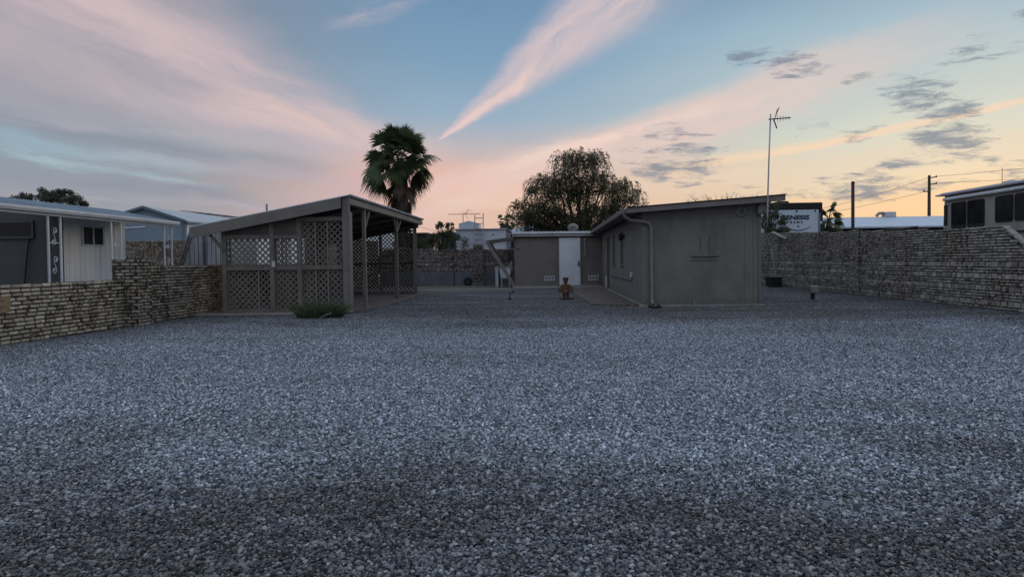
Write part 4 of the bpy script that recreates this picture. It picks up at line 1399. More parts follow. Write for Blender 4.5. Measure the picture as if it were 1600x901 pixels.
# wall facing the camera under the porch
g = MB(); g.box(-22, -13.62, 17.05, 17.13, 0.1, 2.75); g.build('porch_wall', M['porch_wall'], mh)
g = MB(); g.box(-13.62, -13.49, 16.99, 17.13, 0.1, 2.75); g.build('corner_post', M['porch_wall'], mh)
# right side wall, grooved siding
g = MB()
y = 17.14
while y < 19.6:
    g.box(-13.62, -13.50, y, min(y + 0.195, 19.6), 0.1, 2.75)
    g.box(-13.62, -13.512, min(y + 0.195, 19.6), min(y + 0.21, 19.602), 0.1, 2.75)
    y += 0.21
g.build('side_wall', M['siding_white'], mh)
g = MB(); g.box(-22, -13.621, 17.14, 19.75, 0.1, 2.7); g.box(-13.62, -13.5, 19.61, 19.75, 0.1, 2.75); g.build('shell', M['siding_white'], mh)
wn = MB()
for a, b, c_, d_ in ((17.83, 17.88, 1.80, 2.40), (18.70, 18.75, 1.80, 2.40), (17.881, 18.699, 1.80, 1.85), (17.881, 18.699, 2.35, 2.40), (18.27, 18.31, 1.851, 2.349)):
    wn.box(-13.50, -13.46, a, b, c_, d_)
wn = wn.build('window', M['white_metal'], mh)
for a, b in ((17.881, 18.27), (18.31, 18.699)):
    g = MB(); g.box(-13.498, -13.485, a, b, 1.851, 2.349); g.build('pane', M['glass'], wn)
g = MB(); g.box(-17.4, -14.25, 16.99, 17.049, 2.0, 2.06); g.box(-17.4, -14.25, 16.99, 17.049, 2.44, 2.50); g.box(-14.30, -14.25, 16.99, 17.049, 2.061, 2.439)
g.box(-15.35, -15.29, 16.99, 17.049, 2.061, 2.439)
wn = g.build('window', M['porch_wall'], mh)
g = MB(); g.box(-17.4, -14.30, 17.01, 17.045, 2.061, 2.439); g.build('pane', M['glass'], wn)
g = MB(); g.tube([(-14.38, 17.0, 2.0), (-14.42, 16.97, 1.6), (-14.52, 16.98, 0.9), (-14.56, 16.97, 0.3)], 0.022, 6); g.build('cable', M['wire'], mh)
g = MB()
g.prism([(-22.5, 17.3, 2.80), (-14.05, 17.3, 2.80), (-14.05, 17.3, 2.92), (-15.2, 17.3, 3.00), (-18, 17.3, 3.06), (-22.5, 17.3, 3.06)], (0, 2.8, 0))
g.build('roof', M['pale_roof'], mh)

aw = thing('porch_awning', (-12.3, 16.5, 0), 'long pale blue metal porch awning on white scrollwork columns', 'awning')
# pan roof: falls toward the yard; gutter on the edge
g = MB()
for i in range(60):
    y0 = 10.0 + i * 0.168
    g.prism([(-12.03, y0, 2.555), (-14.0, y0, 2.94), (-14.0, y0, 2.98), (-12.03, y0, 2.595)], (0, 0.163, 0))
    g.prism([(-12.03, y0 + 0.163, 2.555), (-14.0, y0 + 0.163, 2.94), (-14.0, y0 + 0.163, 3.02), (-12.03, y0 + 0.163, 2.62)], (0, 0.005, 0))
g.build('pan_roof', M['awning_blue'], aw)
g = MB()
g.prism([(-12.03, 9.9, 2.50), (-11.93, 9.9, 2.50), (-11.90, 9.9, 2.56), (-11.90, 9.9, 2.61), (-11.915, 9.9, 2.61), (-11.925, 9.9, 2.565), (-11.945, 9.9, 2.515), (-12.03, 9.9, 2.515)], (0, 10.25, 0))
g.build('gutter', M['white_metal'], aw)
g = MB(); g.box(-12.08, -12.032, 9.95, 20.1, 2.44, 2.62); g.build('fascia', M['awning_blue'], aw)
for y in (11.2, 15.05, 17.3, 19.75):
    cl = MB()
    for d_ in (-0.095, 0.095):
        cl.box(-12.10, -12.06, y + d_ * 2.1 - 0.02, y + d_ * 2.1 + 0.02, 0.1, 2.44)
    cl.box(-12.09, -12.07, y - 0.18, y + 0.18, 1.78, 1.795)
    c_ = cl.build('column', M['white_metal'], aw)
    for zc in (0.62, 1.25, 1.95):
        g = MB()
        pts_ = []
        for k in range(33):
            f_ = k / 32
            sg = 1 if f_ > 0.5 else -1
            # S scroll: two spirals joined by a slanted bar
            ang = abs(f_ - 0.5) * 2 * 1.6 * 2 * PI
            rad = 0.075 * (1 - 0.6 * abs(f_ - 0.5) * 2)
            cyy, czz = y + sg * 0.02, zc + sg * 0.15
            pts_.append((-12.08, cyy + sg * rad * math.cos(ang + PI), czz - sg * rad * math.sin(ang) * 1.0))
        g.tube(pts_, 0.008, 5)
        g.build('scroll', M['white_metal'], c_)

# slanted wooden shed beyond the wall
ws = thing('slant_shed', (-11.6, 21.4, 0), 'weathered grey wooden shed with slanting gambrel side just left of the lattice shelter', 'shed')
g = MB()
g.prism([(-12.6, 21.0, 0.0), (-10.65, 21.0, 0.0), (-10.65, 21.0, 2.36), (-11.92, 21.0, 2.40), (-12.35, 21.0, 1.15)], (0, 1.9, 0))
g.build('shed_wall', M['weathered'], ws)
g = MB()
for x in np.arange(-12.1, -10.7, 0.152):
    zt = 2.36 if x > -11.9 else 1.9
    g.box(float(x), float(x) + 0.012, 20.992, 21.001, 0.05, zt)
g.build('board_seam', M['black'], ws)
g = MB(); g.bar((-12.63, 20.98, 0.3), (-12.37, 20.98, 1.17), 0.06, 0.10, up=(0, 1, 0)); g.bar((-12.37, 20.98, 1.16), (-11.92, 20.98, 2.43), 0.06, 0.10, up=(0, 1, 0))
g.build('rake_trim', M['trim_worn'], ws)
g = MB(); g.bar((-11.95, 20.98, 2.43), (-10.6, 20.98, 2.39), 0.06, 0.07); g.build('top_trim', M['trim_worn'], ws)
g = MB(); g.box(-11.62, -11.54, 20.965, 21.0, 0.2, 2.36); g.build('corner_trim', M['trim_worn'], ws)
g = MB(); g.prism([(-12.45, 20.95, 1.18), (-11.98, 20.95, 2.46), (-10.6, 20.95, 2.44), (-10.6, 20.95, 2.48), (-12.02, 20.95, 2.50), (-12.50, 20.95, 1.18)], (0, 2.0, 0)); g.build('roof', M['roofing'], ws)
hp = thing('hanging_planter', (-10.9, 20.5, 1.2), 'small round pot on a stand in front of the grey wooden shed', 'plant pot')
g = MB(); g.tube([(-10.44, 20.5, 0.0), (-10.44, 20.5, 2.1)], 0.03, 6); g.build('stand', M['black'], hp)
g = MB(); g.lathe(-10.55, 20.42, [(0.05, 1.22), (0.10, 1.26), (0.13, 1.40), (0.12, 1.44)], 12); g.build('pot', M['weathered'], hp)

# ------------------------------------------------------------------ houses beyond, left
gh = thing('gabled_house', (-28.5, 50, 0), 'pale blue gabled building standing behind the porch columns', 'house')
g = MB(); g.prism([(-34.5, 45, 0), (-26.2, 45, 0), (-26.2, 45, 4.35), (-29.2, 45, 5.32), (-34.5, 45, 3.8)], (0, 0.2, 0)); g.build('gable_wall', M['blue_house'], gh)
g = MB(); g.box(-26.4, -26.19, 45.2, 58, 0, 4.3); g.build('side_wall', M['siding_white'], gh)
g = MB(); g.prism([(-26.0, 44.7, 4.30), (-29.2, 44.7, 5.36), (-34.9, 44.7, 3.74), (-34.9, 44.7, 3.90), (-29.2, 44.7, 5.54), (-26.0, 44.7, 4.46)], (0, 0.12, 0)); g.build('rake_trim', M['blue_trim'], gh)
g = MB(); g.prism([(-25.95, 44.83, 4.30), (-29.2, 44.83, 5.37), (-34.9, 44.83, 3.75), (-34.9, 44.83, 3.87), (-29.2, 44.83, 5.50), (-25.95, 44.83, 4.42)], (0, 13.3, 0)); g.build('roof', M['pale_roof'], gh)
g = MB(); g.box(-26.42, -26.18, 44.9, 44.999, 0, 4.3); g.box(-26.05, -25.9, 44.83, 58.1, 4.24, 4.34); g.build('corner_trim', M['blue_trim'], gh)
g = MB(); g.prism([(-34.5, 44.95, 3.82), (-29.2, 44.95, 3.98), (-29.2, 44.95, 4.06), (-34.5, 44.95, 3.90)], (0, 0.045, 0)); g.build('band_trim', M['siding_white'], gh)

so = thing('solar_house', (-28, 70, 0), 'low house with dark solar panels on a brown metal roof, behind the blue gabled building', 'house')
g = MB(); g.box(-36, -22, 64, 74, 0, 4.6); g.build('house_wall', M['siding_white'], so)
g = MB(); g.prism([(-37.8, 63.0, 6.55), (-22.0, 63.0, 4.55), (-22.0, 63.0, 4.75), (-37.8, 63.0, 6.75)], (0, 11, 0)); rf = g.build('roof', surf('mauve_metal_roof', (0.26, 0.22, 0.24, 1), 0.6, var=0.1, vscale=0.6), so)
for k in range(4):
    xa = -37.2 + k * 2.6
    za = 6.55 + 0.2 - (xa + 37.8) * 0.1266 + 0.06
    g = MB(); g.prism([(xa, 63.0, za), (xa + 2.5, 63.0, za - 0.3165), (xa + 2.5, 63.0, za - 0.26), (xa, 63.0, za + 0.055)], (0, 4.0, 0)); g.build('solar_panel', M['solar'], rf)
for k in range(5):
    g = MB(); xx = -30.0 + k * 1.6; zz = 6.75 - (xx + 37.8) * 0.1266
    g.lathe(xx, 66, [(0.25, zz - 0.1), (0.28, zz + 0.25), (0.1, zz + 0.35)], 8); g.build('roof_vent', M['brown_wall'], rf)
bh = thing('blue_roof_house', (-22, 52, 0), 'house with a blue hipped roof and a vent pipe, just above the shelter roof', 'house')
g = MB(); g.box(-25.5, -17, 50, 56, 0, 4.2); g.build('house_wall', M['siding_white'], bh)
g = MB()
pts_ = [(-26, 49.5, 3.9), (-16.5, 49.5, 3.9), (-16.5, 56.5, 3.9), (-26, 56.5, 3.9), (-23.4, 52.5, 5.28), (-19.0, 52.5, 5.28), (-19.0, 53.5, 5.28), (-23.4, 53.5, 5.28)]
b_ = len(g.v); g.v += pts_
for f_ in ((0, 1, 5, 4), (1, 2, 6, 5), (2, 3, 7, 6), (3, 0, 4, 7), (4, 5, 6, 7), (3, 2, 1, 0)):
    g.f.append(tuple(b_ + i for i in f_))
g.build('roof', M['blue_house'], bh)
g = MB(); g.tube([(-22.6, 50.5, 4.3), (-22.6, 50.5, 6.05)], 0.09, 8); g.build('vent_pipe', M['grey_metal'], bh)
g = MB(); g.tube([(-19.6, 50.5, 4.3), (-19.6, 50.5, 5.6)], 0.06, 8); g.build('flue', M['grey_metal'], bh)
rt = thing('flat_roof_house', (-13, 48, 0), 'low pale roofed house peeping over the shelter roof', 'house')
g = MB(); g.box(-17.5, -11.5, 47, 53, 0, 4.6); g.build('house_wall', M['siding_white'], rt)
g = MB(); g.prism([(-18, 46.6, 4.55), (-15.5, 46.6, 4.85), (-12.5, 46.6, 4.85), (-11.0, 46.6, 4.6), (-11.0, 46.6, 4.45), (-18, 46.6, 4.42)], (0, 7, 0)); g.build('roof', M['pale_roof'], rt)

# ------------------------------------------------------------------ centre background
bb = thing('brown_outbuilding', (-8, 40, 0), 'small flat roofed brown building left of the green bushes', 'outbuilding')
g = MB(); g.box(-9.2, -7.55, 39.5, 42, 0, 2.95); g.build('wall', M['brown_wall'], bb)
g = MB(); g.box(-9.35, -7.45, 39.35, 42.1, 2.951, 3.04); g.build('roof', M['dark_wood'], bb)

tl = thing('white_trailer_home', (-2.5, 40, 0), 'long white trailer home with a ribbed side behind the back wall', 'trailer home')
g = MB()
g.box(-5.5, -2.5, 38.0, 44.0, 0.7, 3.10)
g.build('body', M['trailer_white'], tl, bevel=0.05)
g = MB()
for z in (1.5, 2.25):
    g.box(-5.49, -2.5, 37.985, 37.999, z, z + 0.02)
g.build('side_seam', M['blue_trim'], tl)
g = MB()
g.prism([(-5.55, 37.9, 3.10), (-2.42, 37.9, 3.10), (-2.42, 37.9, 3.16), (-5.55, 37.9, 3.16)], (0, 6.3, 0))
g.build('roof', M['pale_roof'], tl)
g = MB(); g.prism([(-5.35, 38.3, 3.161), (-4.15, 38.3, 3.161), (-4.15, 38.3, 3.50), (-4.75, 38.3, 3.66), (-5.35, 38.3, 3.50)], (0, 1.5, 0)); g.build('roof_cupola', M['rv_white'], tl, bevel=0.01)
g = MB(); g.box(-6.6, -5.52, 38.2, 40, 2.80, 2.98); g.box(-6.4, -5.56, 38.6, 40, 1.9, 2.80); g.build('side_porch', M['blue_trim'], tl)
g = MB(); g.box(-3.3, -3.22, 37.985, 37.999, 2.75, 2.82); g.build('marker_light', M['black'], tl)
ta = thing('roof_aerial', (-4.9, 38.6, 3.5), 'copper-coloured flat television aerial above the white trailer home', 'aerial')
g = MB(); g.tube([(-5.15, 38.8, 3.5), (-5.15, 38.8, 4.10)], 0.022, 6); g.build('mast', M['grey_metal'], ta)
g = MB(); g.bar((-6.05, 38.8, 4.10), (-4.1, 38.8, 4.10), 0.035, 0.035); g.build('boom', M['orange_metal'], ta)
g = MB(); g.bar((-5.05, 38.8, 4.08), (-4.8, 38.7, 4.40), 0.022, 0.022); g.bar((-5.0, 38.8, 4.10), (-4.62, 38.8, 4.36), 0.012, 0.012); g.bar((-5.0, 38.8, 4.1), (-4.85, 38.8, 3.8), 0.02, 0.02)
g.bar((-5.25, 38.7, 4.28), (-5.0, 38.8, 4.12), 0.012, 0.012); g.build('element', M['orange_metal'], ta)
ld = thing('ladder', (-4.0, 37.6, 0), 'tall aluminium ladder leaning on the white trailer home', 'ladder')
for x in (-4.32, -3.82):
    g = MB(); g.bar((x, 37.2, 0.3), (x, 37.85, 3.98 if x < -4 else 4.05), 0.045, 0.07); g.build('rail', M['grey_metal'], ld)
for k in range(11):
    f_ = (k + 0.7) / 11.4
    g = MB(); g.bar((-4.30, 37.2 + 0.65 * f_, 0.3 + 3.7 * f_), (-3.84, 37.2 + 0.65 * f_, 0.3 + 3.7 * f_), 0.035, 0.04); g.build('rung', M['orange_metal'] if k > 7 else M['dark_wood'], ld)
gr = thing('blue_roof_shed', (0.8, 45, 0), 'small building with a pale blue corrugated hip roof behind the brown shed', 'outbuilding')
g = MB(); g.box(-2.7, 2.0, 43.5, 47.5, 0, 3.01); g.build('wall', M['taupe_back'], gr)
g = MB()
b_ = len(g.v); g.v += [(-3.1, 43.0, 3.13), (2.3, 43.0, 3.13), (2.3, 48, 3.13), (-3.1, 48, 3.13), (-0.9, 45.2, 3.86), (0.4, 45.2, 3.86), (-3.1, 43.0, 3.01), (2.3, 43.0, 3.01), (2.3, 48, 3.01), (-3.1, 48, 3.01)]
for f_ in ((0, 1, 5, 4), (1, 2, 5), (2, 3, 4, 5), (3, 0, 4), (6, 7, 1, 0), (7, 8, 2, 1), (8, 9, 3, 2), (9, 6, 0, 3), (9, 8, 7, 6)):
    g.f.append(tuple(b_ + i for i in f_))
for k in range(22):
    xk = -2.95 + k * 0.2
    q_ = min(1.0, (xk + 3.1) / 2.2)
    g.bar((xk, 43.02, 3.145), (xk, 43.0 + 2.2 * q_, 3.145 + 0.73 * q_), 0.05, 0.03)
g.build('roof', M['white_roof'], gr)
g = MB(); g.tube([(-2.1, 43.9, 3.1), (-2.1, 43.9, 3.95)], 0.06, 8); g.build('vent_pipe', M['plastic_white'], gr)


def car(name, label, x, y, z, col, L=4.4, heading=1):
    """side-on car: body, glasshouse, windows, wheels, lamps; long axis along X"""
    r = thing(name, (x, y, z), label, 'car')
    g = MB()
    pr = [(-L / 2, 0.35), (L / 2, 0.35), (L / 2, 0.75), (L / 2 - 0.9, 0.95), (L / 2 - 1.5, 1.42), (-L / 2 + 0.9, 1.45), (-L / 2 + 0.3, 1.0), (-L / 2, 0.9)]
    g.prism([(x + a * heading, y, z + b) for a, b in pr], (0, 1.7, 0))
    g.build('body', M[col], r, bevel=0.06)
    g = MB()
    pr = [(L / 2 - 1.15, 0.98), (L / 2 - 1.58, 1.34), (-L / 2 + 1.0, 1.36), (-L / 2 + 0.55, 1.0)]
    g.prism([(x + a * heading, y - 0.012, z + b) for a, b in pr], (0, 0.01, 0))
    g.build('side_window', M['glass'], r)
    for a in (-L / 2 + 0.8, L / 2 - 0.85):
        g = MB(); g.tube([(x + a * heading, y - 0.02, z + 0.33), (x + a * heading, y + 0.2, z + 0.33)], 0.33, 20); wh = g.build('wheel', M['rubber'], r)
        g = MB(); g.tube([(x + a * heading, y - 0.03, z + 0.33), (x + a * heading, y - 0.021, z + 0.33)], 0.2, 16); g.build('rim', M['grey_metal'], wh)
    return r


car('parked_car', 'dark car roof just showing over the back wall beside the shelter', -7.4, 34.0, 0.45, 'brown_wall')
car('parked_car', 'pale car behind the back wall in front of the bushes', -5.3, 34.6, 0.40, 'rv_white', heading=-1)

# ------------------------------------------------------------------ right background
fr = thing('travel_trailer', (12.4, 34, 0), 'large fifth wheel travel trailer seen from behind with dark lettering on its white rear', 'trailer')
g = MB(); g.box(10.75, 13.50, 32.56, 42, 0.8, 3.62); g.build('body', M['rv_white'], fr, bevel=0.04)
g = MB(); g.box(10.70, 13.56, 32.50, 42.05, 3.58, 3.92); g.box(13.40, 13.58, 32.50, 42.0, 0.9, 3.60); g.build('black_cap', M['rv_black'], fr, bevel=0.04)
g = MB(); g.box(10.85, 13.36, 32.52, 32.559, 0.9, 3.56); g.build('rear_panel', M['rv_white'], fr, bevel=0.01)
g = MB(); g.box(11.9, 12.5, 34.0, 35.2, 3.92, 4.14); g.build('air_conditioner', M['rv_black'], fr, bevel=0.06)
for x in (11.35, 12.3, 13.2):
    g = MB(); g.tube([(x, 32.47, 3.50), (x, 32.519, 3.50)], 0.04, 10); g.build('marker_light', M['black'], fr)
g = MB(); g.tube([(13.45, 32.44, 2.92), (13.45, 32.50, 2.92)], 0.07, 12); g.build('porch_light', M['plastic_white'], fr)
g = MB(); g.tube([(13.40, 32.46, 1.0), (13.40, 32.46, 3.4)], 0.025, 6); g.build('downpipe', M['grey_metal'], fr)


def lettering(name, body, x, y, z, size, parent, sx=1.0, spacing=1.0, bold=0.0):
    cu = bpy.data.curves.new(name, 'FONT')
    cu.body = body
    cu.size = size
    cu.extrude = 0.004
    cu.offset = bold
    cu.space_character = spacing
    tmp = bpy.data.objects.new('tmp_text', cu)
    COL.objects.link(tmp)
    bpy.context.view_layer.update()
    me = bpy.data.meshes.new_from_object(tmp.evaluated_get(bpy.context.evaluated_depsgraph_get()))
    bpy.data.objects.remove(tmp)
    vs = [v.co.copy() for v in me.vertices]
    for v in me.vertices:
        c_ = v.co
        v.co = Vector((x + c_.x * sx + c_.y * 0.12, y - c_.z, z + c_.y)) - ORG[parent.name]
    me.materials.clear(); me.materials.append(M['ink'])
    o = bpy.data.objects.new(name, me)
    COL.objects.link(o)
    o.parent = parent
    ORG[o.name] = ORG[parent.name]
    return o


lettering('lettering', 'GENESIS', 11.50, 32.51, 3.09, 0.29, fr, sx=1.28, spacing=1.03, bold=0.012)
lettering('lettering', 'SUPREME', 11.50, 32.51, 2.90, 0.15, fr, sx=1.15, spacing=1.75, bold=0.004)
g = MB()
pl, pu = [], []
for k in range(25):
    f_ = k / 24
    xx = 11.72 + 1.30 * f_
    dz = (2 * f_ - 1) ** 2
    pl.append((xx, 32.512, 2.52 + 0.22 * dz)); pu.append((xx, 32.512, 2.565 + 0.215 * dz - 0.035 * dz * dz))
g.prism(pl + pu[::-1], (0, 0.006, 0)); g.build('arc_emblem', M['ink'], fr)
g = MB(); g.tube([(12.38, 32.508, 2.75), (12.38, 32.518, 2.75)], 0.045, 14); g.build('dot_emblem', M['ink'], fr)

lb = thing('long_white_roof_building', (30, 54, 0), 'long low building with a pale blue metal roof between the trailer and the motorhome', 'building')
g = MB(); g.box(19.5, 45, 52.0, 60, 0, 3.5); g.build('wall', M['black'], lb)
g = MB(); g.prism([(19, 49.6, 3.35), (19, 49.6, 3.47), (19, 57, 4.62), (19, 57, 4.45)], (27, 0, 0)); g.build('roof', M['white_roof'], lb)
g = MB(); g.prism([(24.0, 49.3, 3.1), (27.5, 49.3, 3.45), (27.5, 49.3, 3.35), (24.0, 49.3, 2.95)], (0, 2.0, 0)); g.build('porch_roof', M['dark_wood'], lb)
g = MB(); g.box(28.9, 29.7, 56.5, 57.4, 4.55, 5.02); ev_ = g.build('roof_cooler', M['plastic_white'], lb, bevel=0.05)
g = MB(); g.tube([(28.9, 57, 4.95), (28.5, 57, 4.92), (28.3, 57, 4.7)], 0.13, 8); g.build('duct', M['grey_metal'], ev_)
for k, (xx, hh_) in enumerate(((25.2, 2.95), (25.9, 2.9), (32.0, 3.0), (32.6, 3.0))):
    g = MB(); g.box(xx, xx + 0.25, 48.8, 49.0, 1.5, hh_); g.build('post', M['siding_white'], lb)
car('parked_car', 'white car roof showing over the right wall beside the trailer', 11.9, 25.2, 0.62, 'rv_white', L=3.9)

# utility pole, far
up_ = thing('utility_pole', (51.6, 90, 0), 'distant wooden utility pole with short crossarms left of the motorhome', 'utility pole')
g = MB(); g.tube([(51.6, 90, 0), (51.6, 90, 12.1)], [0.26, 0.17], 8); g.build('pole', M['pole_wood'], up_)
for z, s_ in ((11.75, 1), (10.85, 1), (9.85, -1)):
    g = MB(); g.bar((51.6, 89.8, z), (51.6 + s_ * 0.9, 89.8, z + 0.1), 0.12, 0.14); am = g.build('crossarm', M['pole_wood'], up_)
    g = MB(); g.lathe(51.6 + s_ * 0.8, 89.8, [(0.06, z + 0.15), (0.09, z + 0.22), (0.04, z + 0.34)], 8); g.build('insulator', M['grey_metal'], am)


def wire(name, label, pts3, sag, r=0.022):
    a_, b_ = Vector(pts3[0]), Vector(pts3[1])
    ps = []
    for k in range(17):
        f_ = k / 16
        p_ = a_.lerp(b_, f_)
        p_.z -= sag * 4 * f_ * (1 - f_)
        ps.append(p_)
    g = MB(); g.tube(ps, r, 5)
    return tag(g.build(name, M['wire'], smooth=True), label, 'wire', 'power lines')


wire('power_line', 'topmost power line running from the utility pole over the motorhome', ((52.3, 89.8, 11.9), (78, 70, 13.5)), 0.4)
wire('power_line', 'second power line running from the utility pole over the motorhome', ((52.3, 89.8, 11.0), (78, 70, 11.6)), 0.5)
wire('power_line', 'upper power line falling left from the utility pole behind the dark steel pole', ((51.5, 89.8, 11.8), (30, 95, 6.5)), 0.6)
wire('power_line', 'lower power line falling left from the utility pole behind the dark steel pole', ((51.0, 89.8, 9.9), (26, 98, 5.6)), 0.5)
wire('power_line', 'thin cable sloping down right of the fan palm to the bushes', ((-7.6, 30.0, 3.35), (-4.9, 38, 2.6)), 0.05, 0.009)
wire('power_line', 'low power line across the foot of the utility pole', ((40, 88, 4.6), (62, 92, 5.9)), 0.2)

# ------------------------------------------------------------------ motorhome
rv = thing('motorhome', (14.2, 17, 0), 'beige motorhome with dark rounded windows above the right wall', 'motorhome')
XS = 13.0
g = MB()
g.prism([(XS, 10.5, 0.75), (XS, 21.85, 0.75), (XS, 21.92, 2.2), (XS, 21.85, 3.16), (XS, 10.5, 3.16)], (2.45, 0, 0))
g.build('body', M['coach_beige'], rv, bevel=0.05)
g = MB()
g.prism([(XS - 0.05, 10.4, 3.161), (XS + 2.5, 10.4, 3.161), (XS + 2.45, 10.4, 3.27), (XS + 1.6, 10.4, 3.36), (XS + 0.9, 10.4, 3.36), (XS + 0.05, 10.4, 3.27)], (0, 11.7, 0))
rf = g.build('roof', M['coach_roof'], rv)
g = MB(); g.box(XS - 0.11, XS - 0.052, 10.4, 22.15, 3.165, 3.215); g.build('drip_rail', M['coach_roof'], rf, bevel=0.01)
g = MB(); g.tube([(XS - 0.06, 10.5, 3.03), (XS - 0.06, 21.75, 3.03)], 0.055, 10); g.build('awning_roll', M['white_metal'], rv)
g = MB(); g.lathe(XS + 1.2, 17.6, [(0.75, 3.34), (0.70, 3.52), (0.45, 3.66), (0.1, 3.68)], 20, sy=0.8); g.build('air_conditioner', M['coach_roof'], rv, smooth=True)
g = MB(); g.lathe(XS + 1.0, 20.2, [(0.25, 3.34), (0.24, 3.42), (0.05, 3.46)], 12); g.build('roof_vent', M['coach_roof'], rf)
g = MB(); g.tube([(XS + 0.3, 19.6, 3.28), (XS + 0.3, 19.6, 3.75)], 0.008, 5); g.build('whip_aerial', M['black'], rv)


def rwin(y0, y1, z0, z1, r=0.09):
    pts_ = []
    for cy_, cz_, a0_ in ((y1 - r, z1 - r, 0), (y0 + r, z1 - r, PI / 2), (y0 + r, z0 + r, PI), (y1 - r, z0 + r, 1.5 * PI)):
        for k in range(5):
            a_ = a0_ + k * PI / 8
            pts_.append((XS - 0.001, cy_ + r * math.cos(a_), cz_ + r * math.sin(a_)))
    return pts_


for y0, y1 in ((20.72, 21.45), (19.88, 20.66), (18.70, 19.42), (17.6, 18.64), (15.5, 16.6)):
    g = MB(); g.prism(rwin(y0, y1, 2.06 if y0 > 19.5 else 2.14, 2.90), (-0.02, 0, 0)); wn = g.build('window', M['black'], rv)
    g = MB(); g.prism([(XS - 0.022, y0 + 0.04, 2.18), (XS - 0.022, y1 - 0.04, 2.18), (XS - 0.022, y1 - 0.04, 2.86), (XS - 0.022, y0 + 0.04, 2.86)], (-0.004, 0, 0)); g.build('pane', M['glass'], wn)
g = MB(); g.box(XS - 0.04, XS - 0.001, 21.66, 21.80, 2.2, 2.85); g.build('tail_lamp', M['black'], rv, bevel=0.01)
g = MB(); g.bar((XS - 0.02, 12.0, 1.72), (XS - 0.02, 18.7, 1.86), 0.02, 0.05); g.build('body_stripe', M['black'], rv)
for y_ in (12.6, 19.3):
    g = MB(); g.tube([(XS - 0.02, y_, 0.45), (XS + 0.3, y_, 0.45)], 0.45, 20); wh = g.build('wheel', M['rubber'], rv)
    g = MB(); g.tube([(XS - 0.03, y_, 0.45), (XS - 0.021, y_, 0.45)], 0.24, 16); g.build('rim', M['grey_metal'], wh)

# ------------------------------------------------------------------ vegetation
class Leaves:
    """many small leaf faces collected with numpy and built as one mesh"""
    def __init__(s):
        s.V = []; s.A = []

    def quads(s, c, d, w, lv):
        """c centres, d half-length vectors, w half-width vectors"""
        v = np.stack([c - d, c + w * 1.0, c + d, c - w * 1.0], 1)
        s.V.append(v.reshape(-1, 3)); s.A.append(np.repeat(lv, 4))

    def build(s, name, mat, parent):
        v = np.concatenate(s.V); a = np.concatenate(s.A)
        org = ORG[parent.name]
        v = v - np.array([org.x, org.y, org.z])
        n = len(v) // 4
        me = bpy.data.meshes.new(name)
        me.vertices.add(len(v)); me.vertices.foreach_set('co', v.astype(np.float32).ravel())
        me.loops.add(n * 4); me.loops.foreach_set('vertex_index', np.arange(n * 4, dtype=np.int32))
        me.polygons.add(n); me.polygons.foreach_set('loop_start', np.arange(0, n * 4, 4, dtype=np.int32))
        me.polygons.foreach_set('loop_total', np.full(n, 4, dtype=np.int32))
        at_ = me.attributes.new('lv', 'FLOAT', 'POINT'); at_.data.foreach_set('value', a.astype(np.float32))
        me.materials.append(mat); me.update(calc_edges=True)
        o = bpy.data.objects.new(name, me); COL.objects.link(o); o.parent = parent; ORG[o.name] = org
        return o


def unit(n):
    v = rng.normal(size=(n, 3)); return v / np.linalg.norm(v, axis=1, keepdims=True)


def leafball(L, c, r, n, size, squash=0.8, hollow=0.35, down=0.0):
    c = np.array(c)
    u = unit(n)
    rad = r * (hollow + (1 - hollow) * rng.random(n) ** 0.6)
    p = c + u * rad[:, None] * np.array([1, 1, squash])
    d = unit(n); d[:, 2] -= down; d /= np.linalg.norm(d, axis=1, keepdims=True)
    w = np.cross(d, unit(n)); w /= np.linalg.norm(w, axis=1, keepdims=True) + 1e-6
    s_ = size * rng.uniform(0.6, 1.3, n)
    L.quads(p, d * s_[:, None], w * (s_ * 0.38)[:, None], np.clip(rng.normal(0.45, 0.25, n), 0, 1))


def branches(parent, base, tips, r0, mat, mid=0.35):
    g = MB()
    base = Vector(base)
    top = base + Vector((0, 0, (min(t_[2] for t_ in tips) - base.z) * 0.55))
    g.tube([base, base.lerp(top, 0.5) + Vector((0.05, 0, 0)), top], [r0, r0 * 0.8, r0 * 0.65], 9)
    for t_ in tips:
        t_ = Vector(t_)
        m1 = top.lerp(t_, mid) + Vector((random.uniform(-0.2, 0.2), random.uniform(-0.2, 0.2), random.uniform(0.1, 0.4)))
        m2 = top.lerp(t_, 0.7) + Vector((random.uniform(-0.15, 0.15), random.uniform(-0.15, 0.15), random.uniform(0.1, 0.3)))
        g.tube([top - Vector((0, 0, 0.1)), m1, m2, t_], [r0 * 0.45, r0 * 0.3, r0 * 0.18, r0 * 0.05], 6)
    return g.build('trunk', mat, parent, smooth=True)


